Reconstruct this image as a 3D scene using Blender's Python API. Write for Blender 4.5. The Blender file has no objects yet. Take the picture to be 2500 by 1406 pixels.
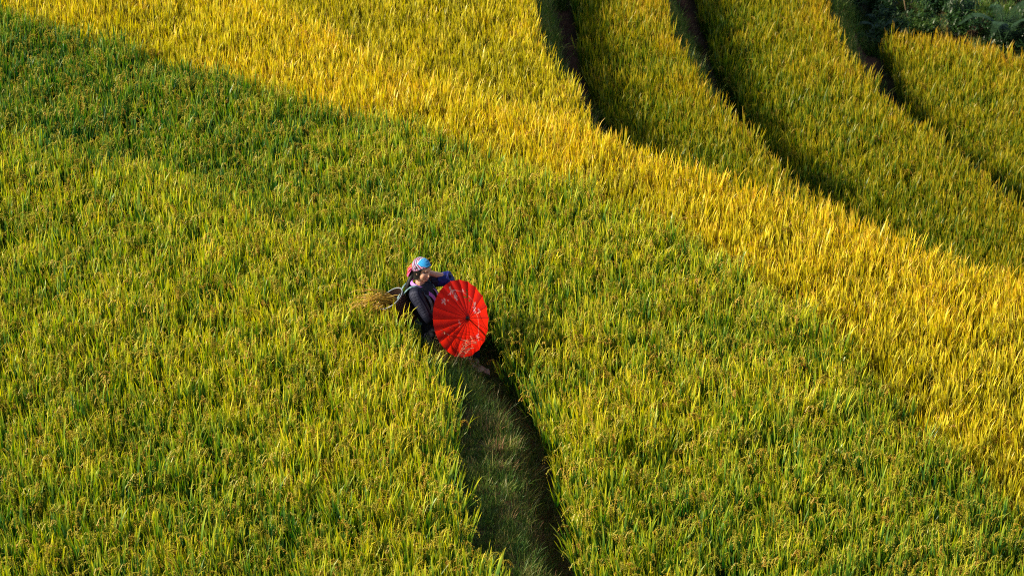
import bpy, bmesh, math, random
import numpy as np
from mathutils import Vector, Matrix, Quaternion

random.seed(7)
RNG = np.random.default_rng(11)
R = math.radians
S = bpy.context.scene
COL = S.collection

# ------------------------------------------------------------------ camera
DIST, DEP = 26.0, R(28.0)
cam_d = bpy.data.cameras.new("camera")
cam = bpy.data.objects.new("camera", cam_d)
COL.objects.link(cam)
cam.location = (0, -DIST * math.cos(DEP), DIST * math.sin(DEP))
cam.rotation_euler = (math.pi / 2 - DEP, 0, 0)
cam_d.sensor_width = 36
cam_d.lens = 36 * DIST / 10.64
cam_d.clip_start = 0.5
cam_d.clip_end = 3000
cam_d.dof.use_dof = True
cam_d.dof.focus_distance = 25.6
cam_d.dof.aperture_fstop = 3.2
S.camera = cam

# ------------------------------------------------------------------ light
SUN_AZ = math.atan2(-0.985, -0.17)       # clockwise from +Y: low light from the left, a little from the front
SUN_EL = R(33.0)
w = bpy.data.worlds.new("World")
S.world = w
w.use_nodes = True
nt = w.node_tree
sky = nt.nodes.new("ShaderNodeTexSky")
sky.sky_type = 'NISHITA'
sky.sun_disc = False
sky.sun_elevation = SUN_EL
sky.sun_rotation = SUN_AZ
nt.links.new(sky.outputs[0], nt.nodes["Background"].inputs[0])
nt.nodes["Background"].inputs[1].default_value = 0.09
sun_d = bpy.data.lights.new("sun", 'SUN')
sun_d.energy = 5.0
sun_d.angle = R(1.5)
sun_d.color = (1.0, 0.91, 0.74)
sun = bpy.data.objects.new("sun", sun_d)
COL.objects.link(sun)
to_sun = Vector((math.sin(SUN_AZ) * math.cos(SUN_EL), math.cos(SUN_AZ) * math.cos(SUN_EL), math.sin(SUN_EL)))
sun.rotation_euler = to_sun.to_track_quat('Z', 'Y').to_euler()
sun.location = to_sun * 40
S.view_settings.view_transform = 'Standard'
S.view_settings.look = 'None'
S.view_settings.exposure = 0.90
S.view_settings.gamma = 1.0
S.render.engine = 'CYCLES'
S.cycles.max_bounces = 6
S.cycles.diffuse_bounces = 3
S.cycles.glossy_bounces = 2
S.cycles.transmission_bounces = 4
S.cycles.use_denoising = False
S.cycles.filter_width = 1.1
S.cycles.use_adaptive_sampling = True
S.cycles.adaptive_threshold = 0.01
S.cycles.caustics_reflective = False
S.cycles.caustics_refractive = False

# ------------------------------------------------------------------ small helpers
def tag(o, label=None, cat=None, group=None, kind=None):
    if label: o["label"] = label
    if cat: o["category"] = cat
    if group: o["group"] = group
    if kind: o["kind"] = kind
    return o

def empty(name, loc=(0, 0, 0), rot=None):
    o = bpy.data.objects.new(name, None)
    o.empty_display_size = 0.1
    o.location = loc
    if rot is not None: o.rotation_euler = rot
    COL.objects.link(o)
    return o

def link(name, me, parent=None, mat=None, smooth=True):
    if mat is not None:
        me.materials.clear()
        for m in (mat if isinstance(mat, (list, tuple)) else [mat]): me.materials.append(m)
    if smooth and len(me.polygons):
        me.polygons.foreach_set("use_smooth", np.ones(len(me.polygons), bool))
    o = bpy.data.objects.new(name, me)
    COL.objects.link(o)
    if parent is not None: o.parent = parent
    return o

class MB:
    """collects vertices and faces (with per-vertex float attributes) into one mesh"""
    def __init__(self):
        self.v, self.f, self.a, self.mi = [], [], {}, []
    def add(self, verts, faces, mi=0, **attrs):
        b = len(self.v)
        self.v.extend([tuple(map(float, p)) for p in verts])
        self.f.extend([tuple(i + b for i in f) for f in faces])
        self.mi.extend([mi] * len(faces))
        n = len(verts)
        for k in set(self.a) | set(attrs):
            L = self.a.setdefault(k, [0.0] * b)
            x = attrs.get(k, 0.0)
            L.extend([float(x)] * n if np.isscalar(x) else [float(q) for q in x])
        return b
    def mesh(self, name):
        me = bpy.data.meshes.new(name)
        me.from_pydata(self.v, [], self.f)
        for k, L in self.a.items():
            at = me.attributes.new(k, 'FLOAT', 'POINT')
            at.data.foreach_set("value", np.array(L, np.float32))
        if any(self.mi): me.polygons.foreach_set("material_index", np.array(self.mi, np.int32))
        me.update()
        return me

def catmull(pts, n):
    """smooth curve through rows of pts, n samples per span"""
    P = np.asarray(pts, float)
    P = np.vstack([2 * P[0] - P[1], P, 2 * P[-1] - P[-2]])
    out = []
    for i in range(1, len(P) - 2):
        for k in range(n):
            t = k / n
            a, b, c, d = P[i - 1], P[i], P[i + 1], P[i + 2]
            out.append(0.5 * (2 * b + (c - a) * t + (2 * a - 5 * b + 4 * c - d) * t * t + (3 * b - a - 3 * c + d) * t ** 3))
    out.append(P[-2])
    return np.array(out)

def frame_along(C, up=(0, 0, 1)):
    T = np.gradient(C, axis=0)
    T /= np.linalg.norm(T, axis=1)[:, None] + 1e-9
    A = []
    ref = np.asarray(up, float)
    for t in T:
        a = ref - t * (ref @ t)
        if np.linalg.norm(a) < 1e-3: a = np.cross(t, (1, 0.2, 0.1))
        a /= np.linalg.norm(a)
        A.append(a); ref = a
    A = np.array(A)
    return T, A, np.cross(T, A)

def loft(C, ra, rb=None, n=12, cap=True, up=(0, 0, 1), wob=None, mb=None, mi=0, **extra):
    """tube round the centre line C with radii ra (along 'up') and rb (across)"""
    C = np.asarray(C, float); m = len(C)
    ra = np.broadcast_to(np.asarray(ra, float), (m,)); rb = ra if rb is None else np.broadcast_to(np.asarray(rb, float), (m,))
    T, A, B = frame_along(C, up)
    th = np.arange(n) / n * 2 * math.pi
    V, al, ar = [], [], []
    for i in range(m):
        for j in range(n):
            k = 1.0 if wob is None else 1 + wob(i / (m - 1), th[j])
            V.append(C[i] + k * (ra[i] * math.cos(th[j]) * A[i] + rb[i] * math.sin(th[j]) * B[i]))
            al.append(i / (m - 1)); ar.append(th[j] / (2 * math.pi))
    F = [(i * n + j, i * n + (j + 1) % n, (i + 1) * n + (j + 1) % n, (i + 1) * n + j) for i in range(m - 1) for j in range(n)]
    if cap:
        V += [C[0], C[-1]]; al += [0, 1]; ar += [0, 0]
        c0, c1 = m * n, m * n + 1
        F += [(c0, (j + 1) % n, j) for j in range(n)] + [(c1, (m - 1) * n + j, (m - 1) * n + (j + 1) % n) for j in range(n)]
    mb = mb or MB()
    mb.add(V, F, mi, along=al, around=ar, **extra)
    return mb

def vnoise(x, y, seed=0):
    xi, yi = np.floor(x).astype(int), np.floor(y).astype(int)
    xf, yf = x - xi, y - yi
    def h(a, b):
        n = (a * 374761393 + b * 668265263 + seed * 974634777) & 0xffffffff
        n = ((n ^ (n >> 13)) * 1274126177) & 0xffffffff
        return ((n ^ (n >> 16)) & 0xffff) / 65535.0
    u, v = xf * xf * (3 - 2 * xf), yf * yf * (3 - 2 * yf)
    return (h(xi, yi) * (1 - u) + h(xi + 1, yi) * u) * (1 - v) + (h(xi, yi + 1) * (1 - u) + h(xi + 1, yi + 1) * u) * v

def fbm(x, y, seed=0, o=3):
    s, a, t = 0, 1, 0
    for i in range(o):
        s = s + a * vnoise(x * 2 ** i, y * 2 ** i, seed + i * 17); t += a; a *= 0.5
    return s / t

def sstep(t):
    t = np.clip(t, 0, 1)
    return t * t * (3 - 2 * t)

# ------------------------------------------------------------------ materials
def new_mat(name):
    m = bpy.data.materials.new(name)
    m.use_nodes = True
    m.node_tree.nodes.clear()
    return m, m.node_tree.nodes, m.node_tree.links

def ramp(N, stops):
    r = N.new("ShaderNodeValToRGB")
    e = r.color_ramp.elements
    e[0].position, e[0].color = stops[0][0], (*stops[0][1], 1)
    e[1].position, e[1].color = stops[-1][0], (*stops[-1][1], 1)
    for p, c in stops[1:-1]:
        q = e.new(p); q.color = (*c, 1)
    return r

def attr(N, name, inst=False):
    a = N.new("ShaderNodeAttribute")
    a.attribute_type = 'INSTANCER' if inst else 'GEOMETRY'
    a.attribute_name = name
    return a.outputs["Fac"]

def math_node(N, L, op, a, b, clamp=False):
    m = N.new("ShaderNodeMath"); m.operation = op; m.use_clamp = clamp
    for i, x in enumerate((a, b)):
        if x is None: continue
        if isinstance(x, (int, float)): m.inputs[i].default_value = x
        else: L.new(x, m.inputs[i])
    return m.outputs[0]

def leafy(name, stops, k_along, k_rnd, k_inst, base, transl=0.45, gloss=0.03, rough=0.45, tsat=1.15):
    """leaf surface: colour runs along the blade and differs from blade to blade and plant to plant"""
    m, N, L = new_mat(name)
    v = math_node(N, L, 'MULTIPLY', attr(N, "along"), k_along)
    v = math_node(N, L, 'ADD', v, math_node(N, L, 'MULTIPLY', attr(N, "rnd"), k_rnd))
    v = math_node(N, L, 'ADD', v, math_node(N, L, 'MULTIPLY', attr(N, "ripe", True), k_inst))
    v = math_node(N, L, 'ADD', v, base, True)
    r = ramp(N, stops); L.new(v, r.inputs[0])
    d = N.new("ShaderNodeBsdfDiffuse"); L.new(r.outputs[0], d.inputs[0])
    t = N.new("ShaderNodeBsdfTranslucent")
    hs = N.new("ShaderNodeHueSaturation"); hs.inputs["Saturation"].default_value = tsat; hs.inputs["Value"].default_value = 1.1
    L.new(r.outputs[0], hs.inputs["Color"]); L.new(hs.outputs[0], t.inputs[0])
    mx = N.new("ShaderNodeMixShader"); mx.inputs[0].default_value = transl
    L.new(d.outputs[0], mx.inputs[1]); L.new(t.outputs[0], mx.inputs[2])
    g = N.new("ShaderNodeBsdfGlossy"); g.inputs["Roughness"].default_value = rough
    g.inputs[0].default_value = (1, 0.97, 0.85, 1)
    m2 = N.new("ShaderNodeMixShader"); m2.inputs[0].default_value = gloss
    L.new(mx.outputs[0], m2.inputs[1]); L.new(g.outputs[0], m2.inputs[2])
    o = N.new("ShaderNodeOutputMaterial"); L.new(m2.outputs[0], o.inputs[0])
    return m

RICE = [(0.0, (0.010, 0.058, 0.014)), (0.28, (0.045, 0.15, 0.018)), (0.50, (0.23, 0.33, 0.018)),
        (0.70, (0.62, 0.58, 0.022)), (0.88, (0.84, 0.66, 0.022)), (1.0, (0.80, 0.54, 0.03))]
M_LEAF = leafy("rice_leaf", RICE, 0.60, 0.28, 1.0, -0.20, 0.42, 0.035)
OLIVE_SHADED = [(0.0, (0.010, 0.050, 0.004)), (0.28, (0.042, 0.12, 0.006)), (0.50, (0.15, 0.21, 0.008)),
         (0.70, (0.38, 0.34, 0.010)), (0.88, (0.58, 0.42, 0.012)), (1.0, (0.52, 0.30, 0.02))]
GOLD = [(0.0, (0.025, 0.050, 0.008)), (0.28, (0.10, 0.12, 0.010)), (0.50, (0.30, 0.28, 0.012)),
        (0.70, (0.60, 0.52, 0.018)), (0.88, (0.82, 0.65, 0.022)), (1.0, (0.76, 0.48, 0.03))]
M_LEAF3 = leafy("rice_leaf_gold", GOLD, 0.68, 0.36, 1.0, -0.27, 0.42, 0.03)
M_LEAF2 = leafy("rice_leaf_olive_shaded", OLIVE_SHADED, 0.66, 0.40, 1.0, -0.20, 0.45, 0.03)  # olive leaves, darkened: shade over the lower terraces is put into the colour
EARS = [(0.0, (0.24, 0.26, 0.02)), (0.4, (0.46, 0.38, 0.03)), (0.75, (0.50, 0.30, 0.03)), (1.0, (0.42, 0.17, 0.03))]
M_EAR = leafy("rice_ear", EARS, 0.15, 0.60, 0.45, 0.10, 0.3, 0.02)
GRASS = [(0.0, (0.028, 0.085, 0.016)), (0.4, (0.085, 0.19, 0.02)), (0.7, (0.22, 0.25, 0.035)), (0.88, (0.38, 0.28, 0.09)), (1.0, (0.36, 0.18, 0.08))]
M_GRASS = leafy("bank_grass", GRASS, 0.2, 0.55, 1.0, 0.0, 0.35, 0.03, tsat=1.0)
SHRUB = [(0.0, (0.006, 0.022, 0.008)), (0.5, (0.020, 0.065, 0.010)), (0.85, (0.07, 0.13, 0.015)), (1.0, (0.18, 0.14, 0.04))]  # very dark greens: shade in the scrub corner is put into the leaves
M_SHRUB = leafy("shrub_leaf", SHRUB, 0.15, 0.5, 1.0, 0.15, 0.3, 0.04, tsat=1.0)
M_STRAW = leafy("straw", [(0, (0.44, 0.25, 0.025)), (0.5, (0.58, 0.37, 0.04)), (1, (0.46, 0.20, 0.025))], 0.3, 0.7, 0, 0, 0.3, 0.03)
M_DRY = leafy("dry_stalk", [(0, (0.26, 0.20, 0.08)), (0.6, (0.38, 0.24, 0.13)), (1, (0.40, 0.20, 0.14))], 0.6, 0.4, 0, 0, 0.2, 0.03)

def ground_mat(name, c1, c2, c3, scale, bump=0.6):
    m, N, L = new_mat(name)
    tc = N.new("ShaderNodeTexCoord")
    n1 = N.new("ShaderNodeTexNoise"); n1.inputs["Scale"].default_value = scale; n1.inputs["Detail"].default_value = 8
    n2 = N.new("ShaderNodeTexNoise"); n2.inputs["Scale"].default_value = scale * 9; n2.inputs["Detail"].default_value = 6
    L.new(tc.outputs["Object"], n1.inputs[0]); L.new(tc.outputs["Object"], n2.inputs[0])
    r = ramp(N, [(0.3, c1), (0.52, c2), (0.72, c3)]); 
    mixv = math_node(N, L, 'ADD', math_node(N, L, 'MULTIPLY', n1.outputs[0], 0.65), math_node(N, L, 'MULTIPLY', n2.outputs[0], 0.35))
    L.new(mixv, r.inputs[0])
    b = N.new("ShaderNodeBump"); b.inputs["Strength"].default_value = bump; b.inputs["Distance"].default_value = 0.03
    L.new(n2.outputs[0], b.inputs["Height"])
    p = N.new("ShaderNodeBsdfPrincipled"); p.inputs["Roughness"].default_value = 0.95
    p.inputs["Specular IOR Level"].default_value = 0.15
    L.new(r.outputs[0], p.inputs["Base Color"]); L.new(b.outputs[0], p.inputs["Normal"])
    o = N.new("ShaderNodeOutputMaterial"); L.new(p.outputs[0], o.inputs[0])
    return m

def soil_mat(name):
    """dark paddy mud that turns to red earth on the banks (vertex attribute 'bare')"""
    m, N, L = new_mat(name)
    tc = N.new("ShaderNodeTexCoord")
    n1 = N.new("ShaderNodeTexNoise"); n1.inputs["Scale"].default_value = 3; n1.inputs["Detail"].default_value = 8
    n2 = N.new("ShaderNodeTexNoise"); n2.inputs["Scale"].default_value = 30; n2.inputs["Detail"].default_value = 6
    for q in (n1, n2): L.new(tc.outputs["Object"], q.inputs[0])
    v = math_node(N, L, 'ADD', math_node(N, L, 'MULTIPLY', n1.outputs[0], 0.6), math_node(N, L, 'MULTIPLY', n2.outputs[0], 0.4))
    mud = ramp(N, [(0.35, (0.018, 0.015, 0.008)), (0.65, (0.05, 0.038, 0.016))]); L.new(v, mud.inputs[0])
    red = ramp(N, [(0.32, (0.06, 0.026, 0.016)), (0.5, (0.16, 0.065, 0.036)), (0.68, (0.28, 0.13, 0.07))]); L.new(v, red.inputs[0])
    mx = N.new("ShaderNodeMixRGB"); L.new(attr(N, "bare"), mx.inputs[0]); L.new(mud.outputs[0], mx.inputs[1]); L.new(red.outputs[0], mx.inputs[2])
    b = N.new("ShaderNodeBump"); b.inputs["Strength"].default_value = 0.9; b.inputs["Distance"].default_value = 0.03; L.new(n2.outputs[0], b.inputs["Height"])
    p = N.new("ShaderNodeBsdfPrincipled"); p.inputs["Roughness"].default_value = 0.95; p.inputs["Specular IOR Level"].default_value = 0.1
    L.new(mx.outputs[0], p.inputs["Base Color"]); L.new(b.outputs[0], p.inputs["Normal"])
    o = N.new("ShaderNodeOutputMaterial"); L.new(p.outputs[0], o.inputs[0])
    return m
M_SOIL = soil_mat("paddy_soil")
M_SCRUB = ground_mat("scrub_earth", (0.015, 0.015, 0.008), (0.05, 0.03, 0.016), (0.13, 0.06, 0.03), 2.0, 1.0)

def plain(name, col, rough=0.6, spec=0.3, noise=0.0, nscale=40, transl=0.0, sheen=0.0):
    m, N, L = new_mat(name)
    p = N.new("ShaderNodeBsdfPrincipled")
    p.inputs["Roughness"].default_value = rough
    p.inputs["Specular IOR Level"].default_value = spec
    p.inputs["Sheen Weight"].default_value = sheen
    p.inputs["Base Color"].default_value = (*col, 1)
    if noise:
        tc = N.new("ShaderNodeTexCoord")
        n = N.new("ShaderNodeTexNoise"); n.inputs["Scale"].default_value = nscale; n.inputs["Detail"].default_value = 5
        L.new(tc.outputs["Object"], n.inputs[0])
        r = ramp(N, [(0.3, tuple(c * (1 - noise) for c in col)), (0.7, tuple(min(1, c * (1 + noise)) for c in col))])
        L.new(n.outputs[0], r.inputs[0]); L.new(r.outputs[0], p.inputs["Base Color"])
    out = p.outputs[0]
    if transl:
        t = N.new("ShaderNodeBsdfTranslucent"); t.inputs[0].default_value = (*col, 1)
        mx = N.new("ShaderNodeMixShader"); mx.inputs[0].default_value = transl
        L.new(p.outputs[0], mx.inputs[1]); L.new(t.outputs[0], mx.inputs[2]); out = mx.outputs[0]
    o = N.new("ShaderNodeOutputMaterial"); L.new(out, o.inputs[0])
    return m

def colour_attr_mat(name, rough=0.6, spec=0.3, sss=0.0, sheen=0.0):
    m, N, L = new_mat(name)
    a = N.new("ShaderNodeAttribute"); a.attribute_name = "paint"
    p = N.new("ShaderNodeBsdfPrincipled")
    p.inputs["Roughness"].default_value = rough; p.inputs["Specular IOR Level"].default_value = spec
    p.inputs["Sheen Weight"].default_value = sheen
    if sss:
        p.inputs["Subsurface Weight"].default_value = sss
        p.inputs["Subsurface Radius"].default_value = (0.02, 0.008, 0.004)
        p.inputs["Subsurface Scale"].default_value = 0.3
    L.new(a.outputs["Color"], p.inputs["Base Color"])
    o = N.new("ShaderNodeOutputMaterial"); L.new(p.outputs[0], o.inputs[0])
    return m

def paint(me, cols):
    at = me.attributes.new("paint", 'FLOAT_COLOR', 'POINT')
    c = np.ones((len(me.vertices), 4), np.float32); c[:, :3] = cols
    at.data.foreach_set("color", c.ravel())

def coords(me):
    c = np.empty(len(me.vertices) * 3, np.float32); me.vertices.foreach_get("co", c)
    return c.reshape(-1, 3).astype(float)

# ------------------------------------------------------------------ terrace edges (near -> far; downhill on the right)
E0 = [(0.14, -6.39), (-0.06, -5.85), (-0.31, -5.14), (-0.49, -4.36), (-0.55, -2.95), (-0.80, -2.06), (-1.01, -1.53),
      (-1.30, -0.72), (-1.92, 0.23), (-3.35, 1.72), (-4.58, 2.46), (-5.84, 3.12), (-6.88, 3.58)]
E1 = [(0.61, -5.10), (0.54, -4.60), (0.46, -4.02), (0.34, -2.98), (0.18, -2.25), (-0.06, -1.60), (-0.18, -1.06), (-0.34, -0.64),
      (-0.66, -0.38), (-1.12, -0.08), (-1.70, 0.48), (-3.14, 1.96), (-4.40, 2.72), (-5.70, 3.38), (-6.85, 3.85)]
E2 = [(-8.03, 8.93), (-6.12, 7.44), (-3.92, 5.80), (-1.70, 4.30), (0.00, 3.15), (1.13, 1.96), (1.98, 1.01), (2.75, -0.07),
      (3.37, -1.29), (3.72, -2.33), (4.15, -3.30), (4.54, -4.27), (4.89, -5.23)][::-1]
E3 = [(-4.25, 9.62), (-3.37, 8.69), (-2.07, 7.11), (-1.29, 6.23), (-0.25, 5.27), (1.13, 4.30), (2.36, 3.05), (3.41, 2.31), (4.26, 1.49), (5.44, 0.53), (6.54, -0.37)][::-1]
E4 = [(0.25, 12.48), (0.35, 10.81), (0.48, 9.26), (0.82, 7.70), (1.06, 6.63), (1.35, 5.95), (1.75, 5.30), (2.8, 4.30),
      (3.8, 3.50), (4.7, 2.70), (5.9, 1.70), (7.1, 0.70)][::-1]
E5 = [(2.29, 14.75), (2.41, 12.63), (2.56, 11.35), (2.72, 10.46), (2.82, 9.62), (3.01, 9.02), (3.32, 8.10), (3.66, 6.87),
      (4.06, 6.03), (4.75, 5.0), (5.5, 4.1), (6.5, 3.1), (7.7, 2.0), (8.6, 1.2)][::-1]
E6 = [(5.35, 17.15), (5.21, 15.17), (5.24, 13.62), (5.40, 12.52), (5.62, 11.70), (5.95, 10.67), (6.31, 9.92), (6.62, 9.06),
      (6.90, 8.22), (7.22, 7.18), (7.7, 6.0), (8.4, 4.7), (9.3, 3.4)][::-1]
E7 = [(9.56, 14.26), (8.38, 15.02), (7.78, 15.46), (7.17, 15.85), (6.5, 15.9), (5.9, 16.2), (5.0, 17.0)]

class Edge:
    def __init__(self, pts):
        P = catmull(pts, 4)
        a = P[0] + (P[0] - P[1]) / np.linalg.norm(P[0] - P[1]) * 30
        b = P[-1] + (P[-1] - P[-2]) / np.linalg.norm(P[-1] - P[-2]) * 30
        self.P = np.vstack([a, P, b])
    def d(self, X, Y):
        """signed distance, positive on the downhill side"""
        best = np.full(X.shape, 1e9); sgn = np.zeros(X.shape)
        for (x0, y0), (x1, y1) in zip(self.P[:-1], self.P[1:]):
            dx, dy = x1 - x0, y1 - y0
            q = dx * dx + dy * dy
            t = np.clip(((X - x0) * dx + (Y - y0) * dy) / q, 0, 1)
            ex, ey = X - x0 - t * dx, Y - y0 - t * dy
            dd = ex * ex + ey * ey
            # at shared corners prefer the segment seen most squarely
            cr = (dy * ex - dx * ey) / math.sqrt(q)
            m = (dd < best - 1e-9) | ((abs(dd - best) <= 1e-9) & (abs(cr) > abs(sgn)))
            best = np.where(m, dd, best); sgn = np.where(m, cr, sgn)
        return np.sqrt(best) * np.where(sgn >= 0, 1, -1)

EDGES = {k: Edge(v) for k, v in dict(e0=E0, e1=E1, e2=E2, e3=E3, e4=E4, e5=E5, e6=E6, e7=E7).items()}
# drop of each bank, where its slope starts and ends (distance from the edge), where the next crop starts
BANK = {"e1": (0.50, -0.50, -0.03, 0.12), "e2": (0.14, 0.00, 0.20, 0.10), "e3": (0.97, 0.03, 0.52, 0.64),
        "e4": (0.85, 0.10, 0.62, 0.78), "e5": (0.90, 0.10, 0.68, 0.84), "e6": (0.80, 0.10, 0.78, 1.02), "e7": (0.25, 0.05, 0.8, 99)}

def dists(X, Y):
    return {k: e.d(X, Y) for k, e in EDGES.items()}

def height(X, Y, D=None):
    D = D or dists(X, Y)
    wav = (fbm(X * 1.3, Y * 1.3, 5) - 0.5)
    z = -0.10 * sstep((-D["e0"] + 0.02) / 0.22)
    slope = np.zeros(X.shape)
    for k, (h, a, b, _) in BANK.items():
        dd = D[k] + wav * 0.16
        t = (dd - a) / (b - a)
        z = z - h * sstep(t)
        slope = np.maximum(slope, sstep(t) * (1 - sstep(t)) * 4)
    past = np.maximum(D["e7"] - 0.8, 0)
    z = z + 0.06 * past + np.where(D["e7"] > 0.5, (fbm(X * 0.7, Y * 0.7, 9) - 0.5) * 0.9 * np.clip(D["e7"] - 0.5, 0, 1), 0)
    onpath = (D["e0"] > 0) & (D["e1"] < 0)
    z = z + np.where(onpath, 0.05 * (fbm(X * 3, Y * 3, 2) - 0.5), 0)
    z = z + slope * 0.14 * (fbm(X * 2.6, Y * 2.6, 3) - 0.5) + 0.025 * (fbm(X * 6, Y * 6, 4) - 0.5)
    return z

def region(D):
    """index of what covers each point: 0..6 terraces, 10 path, 11..16 banks, 20 scrub"""
    r = np.zeros(D["e0"].shape, int)
    r[:] = 0
    r[D["e0"] > -0.02] = 10
    r[D["e1"] > -0.42] = 11
    r[D["e1"] > BANK["e1"][2]] = 1
    for i, k in enumerate(("e2", "e3", "e4", "e5", "e6")):
        r[D[k] > 0.0] = 12 + i
        r[D[k] > BANK[k][2] + 0.02] = 2 + i
    r[(D["e7"] > 0.0) & (D["e6"] > 0.0)] = 20
    return r

# ------------------------------------------------------------------ ground
gx = np.arange(-13, 14.01, 0.085); gy = np.arange(-10.5, 25.01, 0.085)
GX, GY = np.meshgrid(gx, gy)
GD = dists(GX, GY)
GZ = height(GX, GY, GD)
nx, ny = len(gx), len(gy)
BARE = np.zeros(GX.shape)
for k, (h_, a_, b_, _) in BANK.items():
    BARE = np.maximum(BARE, sstep((GD[k] - a_ + 0.10) / 0.25) * (1 - sstep((GD[k] - b_ - 0.02) / 0.15)))
BARE = np.maximum(BARE, np.where((GD["e0"] > 0) & (GD["e1"] < -0.3), 0.35, 0)).ravel()
cx, cy = (GX[:-1, :-1] + GX[1:, 1:]) / 2, (GY[:-1, :-1] + GY[1:, 1:]) / 2
CR = region(dists(cx, cy))
GV = np.stack([GX.ravel(), GY.ravel(), GZ.ravel()], 1)
jj, ii = np.meshgrid(np.arange(nx - 1), np.arange(ny - 1))
GF = np.stack([ii * nx + jj, ii * nx + jj + 1, (ii + 1) * nx + jj + 1, (ii + 1) * nx + jj], -1)
def ground_piece(name, mask, mat):
    F = GF[mask]
    if not len(F): return
    ids, inv = np.unique(F, return_inverse=True)
    me = bpy.data.meshes.new(name)
    me.from_pydata(GV[ids].tolist(), [], inv.reshape(-1, 4).tolist())
    at = me.attributes.new("bare", 'FLOAT', 'POINT'); at.data.foreach_set("value", BARE[ids].astype(np.float32))
    o = link(name, me, None, mat)
    o["kind"] = "structure"
    return o
for t in range(7): ground_piece("terrace_ground", CR == t, M_SOIL)
ground_piece("footpath", CR == 10, M_SOIL)
ground_piece("path_bank", CR == 11, M_SOIL)
for t in range(12, 17): ground_piece("terrace_bank", CR == t, M_SOIL)
ground_piece("scrub_ground", CR == 20, M_SCRUB)
# the valley floor and far slopes round the terraces
vb = MB()
n = 60; L = 900
vv = [(x, y, -9.5 - 0.02 * math.hypot(x, y) + 10 * float(fbm(np.array(x / 90.0), np.array(y / 90.0), 3)) * min(1, math.hypot(x, y) / 300))
      for y in np.linspace(-L, L, n) for x in np.linspace(-L, L, n)]
vb.add(vv, [(i * n + j, i * n + j + 1, (i + 1) * n + j + 1, (i + 1) * n + j) for i in range(n - 1) for j in range(n - 1)])
link("valley_ground", vb.mesh("valley_ground"), None, M_SCRUB)["kind"] = "structure"

def ground_z(x, y):
    return float(height(np.array([x], float), np.array([y], float))[0])

# ------------------------------------------------------------------ plants: prototypes
def blade(mb, base, az, tilt, length, width, curl, along0=0.0, along1=1.0, rnd=0.5, segs=4, twist=0.0, mi=0, fold=0.25):
    """one tapering grass blade; tilt from vertical, curl adds bend towards the tip"""
    p = np.array(base, float)
    ca, sa = math.cos(az), math.sin(az)
    V, A = [], []
    step = length / segs
    for i in range(segs + 1):
        t = i / segs
        ang = tilt + curl * t * t
        wdt = width * (0.75 + 0.5 * t) if t < 0.35 else width * (0.93 - 0.93 * ((t - 0.35) / 0.65) ** 1.6)
        ta = az + math.pi / 2 + twist * t
        side = np.array([math.cos(ta), math.sin(ta), 0]) * wdt * 0.5
        if i == segs: V.append(p.copy()); A.append(along1)
        else:
            V += [p - side, p + side]; A += [along0 + (along1 - along0) * t] * 2
        p = p + step * np.array([math.sin(ang) * ca, math.sin(ang) * sa, math.cos(ang)])
    F = [(2 * i, 2 * i + 1, 2 * i + 3, 2 * i + 2) for i in range(segs - 1)] + [(2 * segs - 2, 2 * segs - 1, 2 * segs)]
    mb.add(V, F, mi, along=A, rnd=rnd)

OCT_F = [(0, 2, 3), (0, 3, 4), (0, 4, 2), (1, 3, 2), (1, 4, 3), (1, 2, 4)]
def grain(mb, p, d, L, r, along, rnd, mi):
    d = np.array(d, float); d /= np.linalg.norm(d) + 1e-9
    a = np.cross(d, (0.31, 0.55, 0.77)); a /= np.linalg.norm(a) + 1e-9
    b = np.cross(d, a)
    m = p + d * L * 0.45
    mb.add([p, p + d * L] + [m + r * (math.cos(q) * a + math.sin(q) * b) for q in (0, 2.1, 4.2)], OCT_F, mi, along=along, rnd=rnd)

def panicle(mb, rng, base, az, h, lean, droop, mi, grains=34, size=1.0, rnd=None):
    """stalk that rises, arches over and hangs, with strands of grain"""
    rnd = rng.random() if rnd is None else rnd
    p = np.array(base, float)
    ca, sa = math.cos(az), math.sin(az)
    pts = [p.copy()]
    n = 12
    step = (h + droop) / n
    for i in range(n):
        t = (i + 1) / n
        rise = h / (h + droop)
        ang = lean * min(1, t / rise) if t < rise else lean + (t - rise) / (1 - rise) * (2.5 - lean) * 0.95
        p = p + step * np.array([math.sin(ang) * ca, math.sin(ang) * sa, math.cos(ang)])
        pts.append(p.copy())
    C = np.array(pts)
    # stalk as a narrow ribbon
    side = np.array([-sa, ca, 0]) * 0.0022
    V = []
    for q in C: V += [q - side, q + side]
    mb.add(V, [(2 * i, 2 * i + 1, 2 * i + 3, 2 * i + 2) for i in range(n)], mi, along=0.1, rnd=rnd * 0.5)
    k0 = int(n * h / (h + droop)) - 1
    tail = catmull(C[k0:], 8)
    m = len(tail)
    for g in range(grains):
        t = (g + rng.random()) / grains
        q = tail[min(m - 2, int(t * (m - 1)))]
        off = np.array([rng.normal(0, 0.007), rng.normal(0, 0.007), -abs(rng.normal(0, 0.016)) * (0.4 + t)]) * size
        dd = np.array([rng.normal(0, 0.35) + ca * 0.25, rng.normal(0, 0.35) + sa * 0.25, -1.0 + 0.5 * (1 - t)])
        grain(mb, q + off, dd, 0.0135 * size, 0.0040 * size, t, rnd + rng.normal(0, 0.08), mi)

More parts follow.
